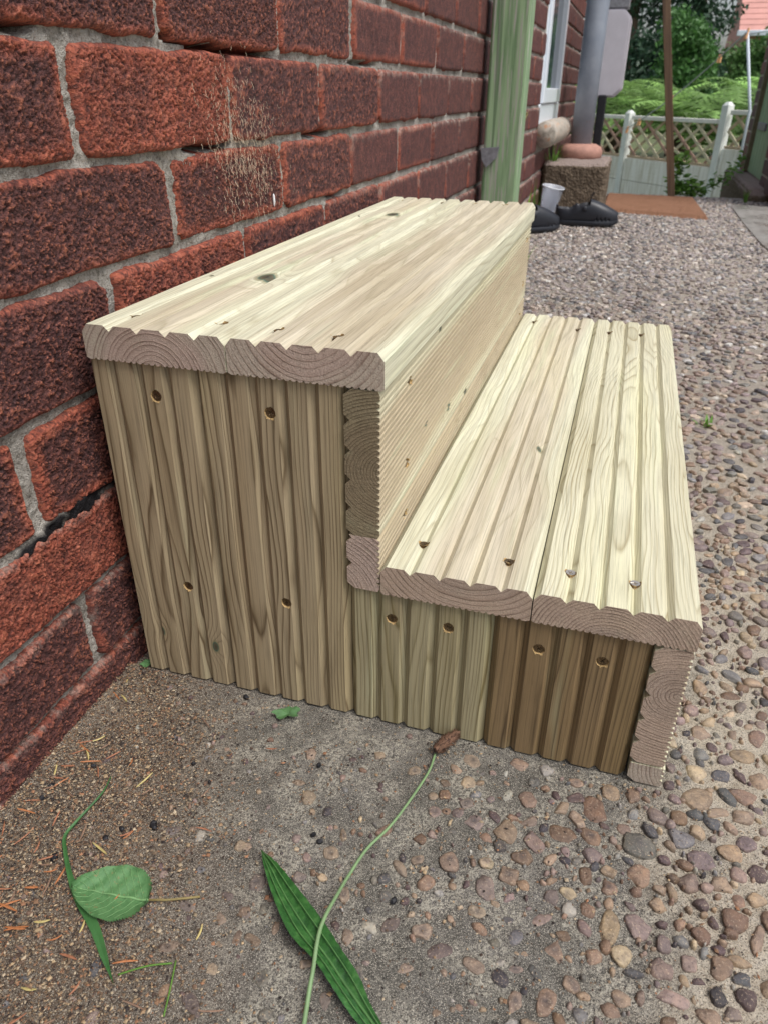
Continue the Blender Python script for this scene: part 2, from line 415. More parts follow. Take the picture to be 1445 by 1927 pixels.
side('four', .3330, H2, 'wet', 'enddark', [(.370, .116), (.419, .116)], pith=(.03, -.03), sp=.0026, seed=3.9, rh=.04, rough=.34, wob=.006)
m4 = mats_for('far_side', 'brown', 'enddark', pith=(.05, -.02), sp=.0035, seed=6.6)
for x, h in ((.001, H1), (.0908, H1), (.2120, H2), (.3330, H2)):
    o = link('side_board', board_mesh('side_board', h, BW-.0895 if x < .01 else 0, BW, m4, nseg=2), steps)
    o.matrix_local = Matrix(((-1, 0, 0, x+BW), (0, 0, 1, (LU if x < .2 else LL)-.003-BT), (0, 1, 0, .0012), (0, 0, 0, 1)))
def riser(nm, xout, ztop, L, x0, x1, tone, endt, bholes=(), **k):
    # local X -> up, local Y -> along, local Z (grooves) -> inwards, reeds face outwards
    global REED
    REED = .0029; ms = mats_for(nm, tone, endt, **k)
    o = link('riser_board', board_mesh('riser_board', L, x0, x1, ms, bottom_holes=bholes, nseg=8), steps)
    o.matrix_local = Matrix(((0, 0, -1, xout), (0, 1, 0, .0005), (1, 0, 0, ztop-x1), (0, 0, 0, 1)))
    if bholes: add_screws(o, bholes, 0, flip=True)
    return o
XR = .2390
riser('upper', XR, ZU-.0006, LU-.002, 0, BW, 'ochre', 'enddark', [(.101, .081), (.029, .078), (.100, .782), (.029, .785)], pith=(.06, -.006), sp=.0026, seed=1.9, rh=.05, wob=.006, fibre=.25, blot=.3,
      knots=((.040, .142, 0, .003), (.006, .326, 0, .005), (.020, .238, 0, .0045), (.1165, .182, 0, .0035)), contrast=.45, green=.5)
riser('upper_strip', XR, ZU-.0006-BW-.0006, LU-.002, 0, .0505, 'ochre', 'endpink', [(.0325, .075), (.0325, .780)], pith=(-.01, .05), sp=.0036, seed=5.9, rh=.10, wob=.008, contrast=.5, green=.3, fibre=.3)
XF = .4815
riser('lower', XF, ZL-.0006, LL-.002, 0, BW, 'pale2', 'end', [], pith=(.078, .004), sp=.0030, seed=2.9, rh=.03, wob=.006)
riser('lower_strip', XF+.0015, ZL-.0006-BW-.0018, LL-.002, .0, .0205, 'pale2', 'endpink', [], pith=(.03, -.03), sp=.0032, seed=7.1, rh=.03)
# ------------------------------------------------------------------ house wall of rustic bricks
def brick_material(name, near=True):
    s = NT(name); p = s.pos(); e = s.attr('edge'); rd = s.attr('tone')
    big = s.noise(p, 22, 3, .5); fine = s.noise(p, 260, 5, .65); mid = s.noise(p, 70, 4, .6)
    f = s.math('ADD', s.math('MULTIPLY', e, 1.1), s.math('MULTIPLY', s.math('SUBTRACT', big, .5), 1.3))
    f = s.math('ADD', f, s.math('SUBTRACT', s.math('MULTIPLY', rd, 1.25), .92))
    orange = s.ramp(mid, [(.25, srgb(118, 60, 46)), (.5, srgb(152, 79, 60)), (.75, srgb(174, 102, 80))])
    dark = s.ramp(mid, [(.25, srgb(66, 42, 43)), (.5, srgb(92, 55, 51)), (.78, srgb(120, 74, 66))])
    c = s.mix(s.ramp(f, [(.10, 0.0), (.80, 1.0)]), orange, dark)
    c = s.mix(s.ramp(fine, [(.52, 0.0), (.64, .7)]), c, srgb(50, 30, 31))
    c = s.mix(s.ramp(s.noise(p, 420, 3), [(.58, 0.0), (.68, .55)]), c, srgb(178, 112, 88))
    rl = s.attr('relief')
    c = s.mix(s.ramp(rl, [(.12, .65), (.55, 0.0)]), c, srgb(38, 25, 26))  # shade of the pits put into the brick colour
    c = s.mix(s.ramp(rl, [(.60, 0.0), (1.0, .60)]), c, srgb(178, 106, 76))  # highlights on the raised ridges, likewise painted in
    # soot low down and lime bloom by the joints further along
    lime = s.math('MULTIPLY', s.attr('lime'), s.ramp(s.noise(p, 60, 6, .8), [(.46, 0.0), (.60, 1.0)]))
    c = s.mix(lime, c, srgb(176, 164, 152))
    h1 = s.noise(s.vm('MULTIPLY', p, (1, 1, 1.5)), 300, 3, .6, 1.2); h2 = s.noise(p, 1100, 2)
    b = s.bump(s.math('ADD', h1, s.math('MULTIPLY', h2, .25)), 1.0, .0026)
    return s.fin(c, .72, b, .35)
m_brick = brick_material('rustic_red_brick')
def mortar_material():
    s = NT('lime_mortar'); p = s.pos()
    n = s.noise(p, 30, 5, .6); g = s.vor(p, 900)
    c = s.ramp(n, [(.3, srgb(132, 127, 118)), (.5, srgb(168, 163, 154)), (.75, srgb(192, 187, 178))])
    c = s.mix(s.ramp(s.noise(p, 330, 4, .7), [(.50, 0.0), (.62, .6)]), c, srgb(92, 84, 74))
    c = s.mix(s.ramp(s.vor(p, 620), [(.10, .8), (.22, 0.0)]), c, srgb(186, 178, 164))
    c = s.mix(s.ramp(s.noise(p, 700, 2), [(.6, 0.0), (.72, .6)]), c, srgb(96, 88, 80))
    c = s.mix(s.attr('soot'), c, srgb(30, 28, 30))
    b = s.bump(s.math('ADD', s.noise(p, 500, 4, .7), s.math('MULTIPLY', g, .4)), 1.0, .0030)
    return s.fin(c, .9, b, .2)
m_mortar = mortar_material()
WX = -.0185      # plane of the brick faces
PL = .2505       # brick plus joint
house = empty('house_wall', (0, 0, 0), 0, 'house wall of rough rustic red bricks and grey mortar running along the left, white window further on', 'wall')
beds = [-.05, .038, .114, .192, .278, .369, .450, .535]
while beds[-1] < 1.62: beds.append(beds[-1]+.0835)
offs = [.060, -.040, .065, -.067, .071, .184, .063, .196, .350, .196, .35]
def rough_brick(y0, y1, z0, z1, idx, x=WX, rot=0.0):
    wd = y1-y0; ht = z1-z0; yc = (y0+y1)/2
    res = .00115 if yc < .38 and z0 < .64 else (.0024 if yc < .8 else .0045)
    nu = int((wd+.006)/res)+1; nv = int((ht+.006)/res)+1
    uu = np.linspace(-.003, wd+.003, nu); vv = np.linspace(-.003, ht+.003, nv)
    U, Vv = np.meshgrid(uu, vv, indexing='ij'); sd_ = idx*13+5
    P3 = np.stack([U*30+idx*9.1, Vv*30, np.full_like(U, idx*1.7)], -1)
    wob = (fbm(P3, 2, 3)-.5)*.006 + (fbm(P3*4, 2, 5)-.5)*.0014
    R = .005+.005*random.random()
    qx = np.abs(U-wd/2)-(wd/2-.0053-R); qz = np.abs(Vv-ht/2)-(ht/2-.0040-R)
    d = -(np.hypot(np.maximum(qx, 0), np.maximum(qz, 0))+np.minimum(np.maximum(qx, qz), 0)-R)+wob
    # broken corners on some bricks
    for cu, cv in ((0, 0), (wd, 0), (0, ht), (wd, ht)):
        if random.random() < .22:
            rr = random.uniform(.008, .020); dd = np.hypot(U-cu, (Vv-cv)*1.3)-rr; d = np.minimum(d, dd+wob*.6+.002)
    drop = np.where(d > .0045, 0, np.where(d > 0, .0035*(1-np.clip(d, 0, .0045)/.0045)**2.5, .0035+np.clip(-d, 0, .004)*7))
    h = np.zeros_like(U)
    if res < .003:
        W1 = np.stack([U*160+fbm(P3*8, 2, 9)*2.0+idx*3.3, Vv*205+fbm(P3*8+50, 2, 12)*2.0, ], -1)
        f1, f2 = worley2(W1*1.25, idx)
        h = np.clip((f2-f1)*1.1, 0, 1)            # crisp pits between raised skin
        rg = 1-np.clip((f2-f1)/.42, 0, 1); h = .0023*(rg**1.3*(.45+.9*vnoise(P3*7, 21))-.42) + .0020*(fbm(P3*9, 2, 15)-.5)+.0012*(vnoise(P3*26, 4)-.5)
    else:
        h = .0016*(fbm(P3*10, 2, 15)-.5)
    face = x+(random.random()-.5)*.003+ (U-wd/2)*(random.random()-.5)*.01+ (fbm(P3*.5, 2, 2)-.5)*.004
    X = face-drop+h*np.clip(d/.004, 0, 1)
    V = np.stack([X, y0+U, z0+Vv], -1).reshape(-1, 3)
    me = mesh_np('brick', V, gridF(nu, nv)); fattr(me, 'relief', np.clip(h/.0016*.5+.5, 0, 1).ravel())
    fattr(me, 'edge', np.clip((d-.001)/.013, 0, 1).ravel()); tone = random.random()
    if yc > .55: tone = .62+.38*tone
    if yc > 1.2: tone = .85+.3*tone
    if z1 < .12: tone = 1.0+.2*random.random()
    fattr(me, 'tone', np.full(V.shape[0], tone))
    lime = np.clip((.012-d)/.014, 0, 1)*np.clip((Vv/ht-.45)*2.4, 0, 1)*min(1, max(0, (yc-.45)*1.6))
    if z1 < .2: lime = lime+.42*np.clip((.009-d)/.010, 0, 1)*(Vv > ht*.5)
    fattr(me, 'lime', lime.ravel())
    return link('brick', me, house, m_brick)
idx = 0
for r in range(11):
    z0 = beds[r]; z1 = beds[r+1]
    y = offs[r]-PL*3
    while y < 3.0:
        a, b = y+.001, y+PL-.001; y += PL
        if b < -.30: continue
        b2 = min(b, 2.995)
        if z1 < .30 and a > .10 and b2 < .86: continue          # wholly behind the steps
        if z0 > .70 and b2 < 1.2: continue
        if b2-a < .05: continue
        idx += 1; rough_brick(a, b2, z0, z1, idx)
    y = 3.80 + (0 if r % 2 else -.125)
    while y < 4.7:
        a, b = max(y, 3.80), y+PL; y += PL
        if b-a < .06: continue
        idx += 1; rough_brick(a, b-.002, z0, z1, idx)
for r in range(0, 4):
    y = 3.0
    for k in range(3):
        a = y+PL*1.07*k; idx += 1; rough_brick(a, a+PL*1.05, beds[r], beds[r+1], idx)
# the courses above the frame: joined, too high to be seen here
def upper_courses():
    bm = bmesh.new(); k = 0
    for r in range(8, len(beds)-1):
        y = offs[r % 2+6]-PL*4
        while y < 3.0:
            a, b = y+.005, min(y+PL-.005, 2.99); y += PL
            if (r < 11 and a > 1.0) or b-a < .05: continue
            if r < 11 and (beds[r] <= .70 or b > 1.2): continue
            box(bm, WX-.03, WX-.001*random.random(), a, b, beds[r]+.005, beds[r+1]-.005, .003)
        if r >= 11:
            for a in (3.81, 4.06, 4.31, 4.56): box(bm, WX-.03, WX, a, a+.24, beds[r]+.005, beds[r+1]-.005, .003)
    me = bmmesh('upper_courses', bm)
    n = len(me.vertices); fattr(me, 'relief', np.full(n, .5)); fattr(me, 'edge', np.full(n, .6)); fattr(me, 'tone', np.full(n, .7)); fattr(me, 'lime', np.zeros(n))
    o = link('upper_courses', me, house, m_brick); o['kind'] = 'stuff'
upper_courses()
def mortar():
    parts = []
    def panel(y0, y1, z0, z1, res, fancy):
        nu = int((y1-y0)/res)+1; nv = int((z1-z0)/res)+1
        U, Vv = np.meshgrid(np.linspace(y0, y1, nu), np.linspace(z0, z1, nv), indexing='ij')
        P = np.stack([U*40, Vv*40, U*0+3.3], -1)
        X = WX-.0058+(fbm(P, 3, 31)-.5)*.007+(fbm(P*7, 3, 37)-.5)*.0050
        soot = np.zeros_like(U)
        if fancy:
            # washed-out joints (dark gaps) and a tarry smear low on the wall
            for (gy, gz, ly, lz, dp) in ((.01, .543, .035, .010, .03), (.335, .534, .085, .006, .03), (.265, .452, .05, .0045, .022), (.23, .541, .03, .004, .02),
                                         (.555, .455, .045, .007, .03), (.62, .372, .03, .005, .02), (.42, .60, .02, .01, .02), (-.145, .540, .03, .008, .03), (.75, .536, .06, .003, .012)):
                q = ((U-gy)/ly)**4+((Vv-gz)/lz)**2+(fbm(P*2, 2, 8)-.5)*1.2
                X = X-dp*np.clip(1.3-q, 0, 1)
            q = ((U+.045)/.085)**2+((Vv-.188-(U+.05)*.10)/.0105)**2+(fbm(P*2.5, 3, 18)-.5)*2.4
            soot = np.clip(1.6-q*1.3, 0, 1); X = X+.008*soot*fbm(P*4, 2, 6)
            low = np.clip((.05-Vv)/.05, 0, 1)*.45; soot = np.maximum(soot, low*(fbm(P*1.5, 2, 3) > .5))
        return np.stack([X, U, Vv], -1).reshape(-1, 3), gridF(nu, nv), soot.ravel()
    Vs = []; Fs = []; So = []; n = 0
    for a in ((-.40, .9, -.03, .72, .002, True), (-.75, -.40, -.03, .72, .03, False), (.9, 3.0, -.03, .95, .02, False), (-.75, .9, .72, 1.65, .03, False), (.9, 3.0, .95, 1.65, .04, False),
              (3.0, 3.8, -.6, .36, .03, False), (3.8, 4.7, -.6, 1.65, .03, False)):
        V, F, s_ = panel(*a); Vs.append(V); Fs.append(F+n); So.append(s_); n += len(V)
    me = mesh_np('mortar', np.concatenate(Vs), np.concatenate(Fs)); fattr(me, 'soot', np.concatenate(So))
    link('mortar', me, house, m_mortar)
mortar()
bm = bmesh.new(); box(bm, -.30, WX-.045, -.75, 4.7, -.6, 1.65)
link('wall_core', bmmesh('wall_core', bm), house, simple('dark_cavity', srgb(60, 45, 40), .9))
# window: frame > sash pieces and pane
m_upvc = simple('white_window_plastic', srgb(214, 220, 226), .3, 60, .04, .05)
m_glass = NT('window_glass').fin(srgb(60, 70, 80), .06, None, .8)
def barbox(name, parent, mat, *bx, bev=.004):
    bm = bmesh.new()
    for b in bx: box(bm, *b, bev)
    return link(name, bmmesh(name, bm), parent, mat)
win = barbox('window', house, m_upvc, (-.062, -.026, 3.0, 3.06, .405, 1.65), (-.062, -.026, 3.74, 3.80, .405, 1.65), (-.062, -.022, 3.0, 3.80, .372, .455))
barbox('sash', win, m_upvc, (-.056, -.014, 3.06, 3.12, .458, 1.6), (-.056, -.014, 3.68, 3.737, .458, 1.6), (-.056, -.014, 3.12, 3.68, .458, .515))
barbox('window_pane', win, m_glass, (-.044, -.036, 3.10, 3.70, .50, 1.6), bev=0)
# rounded concrete sill below the window
m_sill = NT('weathered_sill'); p_ = m_sill.pos()
c_ = m_sill.ramp(m_sill.noise(p_, 35, 5, .7), [(.35, srgb(120, 112, 100)), (.55, srgb(168, 160, 148)), (.66, srgb(176, 128, 90)), (.8, srgb(190, 184, 172))])
m_sill = m_sill.fin(c_, .7, m_sill.bump(m_sill.noise(p_, 200, 4), .5, .002))
V, F = tube_pts([(.012, 2.975, .347), (.014, 3.0, .347), (.014, 3.3, .347), (.016, 3.66, .347), (.014, 3.685, .347)], [.044, .050, .051, .050, .040], 20)
me = bpy.data.meshes.new('window_sill'); me.from_pydata([tuple(v) for v in V], [], F+[tuple(range(20))[::-1], tuple(range(len(V)-20, len(V)))])
me.polygons.foreach_set('use_smooth', [True]*len(me.polygons))
link('window_sill', me, house, m_sill)

# ------------------------------------------------------------------ the path of exposed-aggregate concrete
def concrete_material(name='aggregate_concrete'):
    s = NT(name); p = s.pos(); x, y, z = s.sep(p)
    n1 = s.noise(p, 9, 5, .6); n2 = s.noise(p, 60, 5, .7); n3 = s.noise(p, 900, 3, .7); n4 = s.noise(p, 330, 4, .75)
    grey = s.ramp(n2, [(.3, srgb(84, 80, 76)), (.5, srgb(117, 113, 107)), (.72, srgb(146, 142, 135))])
    grey = s.mix(s.ramp(n1, [(.35, 0.0), (.6, .5)]), grey, srgb(92, 90, 80))
    # pale lichen and cement bloom in broken patches
    lich = s.math('MULTIPLY', s.ramp(s.noise(p, 26, 4, .6), [(.45, 0.0), (.58, 1.0)]), s.ramp(n4, [(.46, 0.0), (.54, 1.0)]))
    grey = s.mix(s.math('MULTIPLY', lich, .85), grey, srgb(186, 180, 164))
    sand = s.ramp(n2, [(.3, srgb(176, 160, 138)), (.5, srgb(208, 194, 172)), (.75, srgb(228, 217, 200))])
    dx = s.math('ADD', s.math('SUBTRACT', x, .455), s.math('MULTIPLY', s.math('SUBTRACT', n1, .5), .22))
    dx = s.math('ADD', dx, s.math('MULTIPLY', s.math('SUBTRACT', n4, .5), .08))
    c = s.mix(s.ramp(dx, [(.0, 0.0), (.06, .85)]), grey, sand)
    # far along the path the matrix is darker, damp brown
    far = s.math('MULTIPLY', s.math('SUBTRACT', y, .15), 1.3, clamp=True)
    damp = s.ramp(n2, [(.3, srgb(126, 116, 106)), (.7, srgb(178, 166, 154))])
    c = s.mix(s.math('MULTIPLY', far, .8), c, damp)
    # soil blown against the wall
    ex = s.math('ADD', s.math('ADD', x, s.math('MULTIPLY', s.math('ADD', y, .10), .42)), s.math('MULTIPLY', s.math('SUBTRACT', n1, .5), .16))
    soil = s.ramp(n4, [(.3, srgb(82, 70, 60)), (.55, srgb(122, 106, 90)), (.75, srgb(152, 136, 118))])
    c = s.mix(s.ramp(ex, [(.07, 1.0), (.19, 0.0)]), c, soil)
    c = s.mix(s.ramp(n3, [(.52, 0.0), (.60, .8)]), c, srgb(50, 46, 42))
    c = s.mix(s.ramp(s.noise(p, 240, 3, .7), [(.60, 0.0), (.68, .5)]), c, srgb(78, 64, 52))
    c = s.mix(s.ramp(s.noise(p, 1400, 2), [(.55, 0.0), (.62, .75)]), c, srgb(204, 196, 180))
    h = s.math('ADD', s.math('MULTIPLY', n4, 1.2), s.math('ADD', s.math('MULTIPLY', n3, .7), n2))
    return s.fin(c, .85, s.bump(h, 1.0, .0034), .3)
m_conc = concrete_material()
def path():
    def sheet(x0, x1, y0, y1, res):
        nu = int((x1-x0)/res)+1; nv = int((y1-y0)/res)+1
        U, Vv = np.meshgrid(np.linspace(x0, x1, nu), np.linspace(y0, y1, nv), indexing='ij')
        P = np.stack([U*18, Vv*18, U*0+1.1], -1)
        Z = (fbm(P, 3, 41)-.62)*.0045 + (fbm(P*7, 2, 44)-.5)*.0014
        inb = (U > -.02) & (U < .49) & (Vv > -.004) & (Vv < .84)
        Z = np.where(inb, np.minimum(Z, -.001), Z)
        # debris banks up slightly at the foot of the wall
        Z = Z+.010*np.clip(1-(U+.03)/.05, 0, 1)**2*(Vv < .0)
        return np.stack([U, Vv, Z], -1).reshape(-1, 3), gridF(nu, nv)
    Vs = []; Fs = []; n = 0
    for a in ((-.06, 1.0, -.40, .30, .0035), (-.06, 1.0, .30, 1.2, .012), (-.06, 1.0, 1.2, 4.28, .03), (1.0, 3.2, -.40, 4.28, .04), (-.06, 3.2, -3.5, -.40, .03)):
        V, F = sheet(*a); Vs.append(V); Fs.append(F+n); n += len(V)
    me = mesh_np('concrete_path', np.concatenate(Vs), np.concatenate(Fs))
    o = link('concrete_path', me, None, m_conc); o['kind'] = 'structure'
    return o
cpath = path()
bm = bmesh.new(); box(bm, -.06, 3.2, -3.5, 4.278, -.7, -.012)
o = link('path_foundation', bmmesh('path_foundation', bm), None, simple('old_concrete', srgb(120, 110, 98), .9)); tag(o, kind='structure')
# lower ground behind, to the horizon
bm = bmesh.new(); vs = [bm.verts.new(v) for v in ((-200, -200, -.62), (200, -200, -.62), (200, 260, -.62), (-200, 260, -.62))]; bm.faces.new(vs)
o = link('ground', bmmesh('ground', bm), None, simple('rough_grass_soil', srgb(84, 92, 56), .95, 4, .4)); tag(o, kind='structure')

# pebbles
PAL = {'br': (124, 94, 70), 'tb': (146, 116, 92), 'gb': (126, 124, 124), 'pg': (126, 108, 104), 'pl': (94, 72, 72), 'pk': (146, 120, 108), 'oc': (160, 134, 102), 'ol': (190, 166, 130),
       'sl': (86, 86, 88), 'tn': (158, 132, 106), 'pa': (168, 164, 154), 'sg': (112, 108, 98), 'bk': (62, 56, 62), 'kg': (148, 124, 116)}
LIN = {k: np.array(srgb(*v)[:3]) for k, v in PAL.items()}
def pebble_material():
    s = NT('river_pebble'); p = s.pos(); c = s.n('Attribute', attribute_name='col').outputs['Color']
    n = s.noise(p, 130, 4, .65); n2 = s.noise(p, 600, 4, .7)
    c = s.mix(.8, c, s.ramp(n, [(.3, (.50, .47, .47, 1)), (.5, (.95, .93, .90, 1)), (.7, (1.32, 1.24, 1.1, 1))]), 'MULTIPLY')
    c = s.mix(s.ramp(s.noise(p, 75, 2), [(.60, 0.0), (.72, .45)]), c, srgb(64, 58, 62))
    c = s.mix(s.ramp(n2, [(.56, 0.0), (.68, .55)]), c, srgb(190, 172, 148))
    c = s.mix(s.ramp(s.noise(p, 420, 3, .7), [(.56, 0.0), (.66, .5)]), c, srgb(70, 58, 52))
    y = s.sep(p)[1]
    r = s.ramp(s.math('MULTIPLY', s.math('ADD', y, .2), .5), [(0.0, .64), (.30, .36), (1.0, .16)])
    r = s.math('ADD', r, s.math('MULTIPLY', s.math('SUBTRACT', n2, .5), .25))
    return s.fin(c, r, s.bump(s.math('ADD', n2, n), .7, .0016), .5)
m_peb = pebble_material()
def ico(sub):
    bm = bmesh.new(); bmesh.ops.create_icosphere(bm, subdivisions=sub, radius=1.0); bm.verts.ensure_lookup_table()
    V = np.array([v.co[:] for v in bm.verts]); F = np.array([[v.index for v in f.verts] for f in bm.faces]); bm.free(); return V, F
ICO3, ICO2 = ico(3), ico(2)
def pebble_geo(base, cx, cyy, a, b, ang, hgt, seed, flat=.5, dish=0.0):
    V, F = base; r = np.random.default_rng(seed)
    W = V.copy()
    # slight facets, lumps and an uneven outline
    for k in range(9):
        n = r.normal(size=3); n[2] *= .45; n /= np.linalg.norm(n); off = r.uniform(.58, .95)
        d = W@n; W = W-np.maximum(d-off, 0)[:, None]*n*.85
    W = W*(1+(vnoise(V*1.7+seed % 977, 3)[:, None]-.5)*.38+(vnoise(V*4.5+seed % 977, 3)[:, None]-.5)*.12)
    W[:, 2] = np.where(W[:, 2] > flat, flat+(W[:, 2]-flat)*.35, W[:, 2])
    if dish: W[:, 2] -= dish*np.exp(-((V[:, 0]**2+V[:, 1]**2)/.16))*(V[:, 2] > 0)
    x = W[:, 0]*a; y = W[:, 1]*b; z = W[:, 2]
    ca, sa = math.cos(ang), math.sin(ang)
    tz = (r.random()-.5)*.25
    return np.stack([cx+x*ca-y*sa, cyy+x*sa+y*ca, z*hgt/max(flat, .3)-.0012+x*tz*.3], -1), F
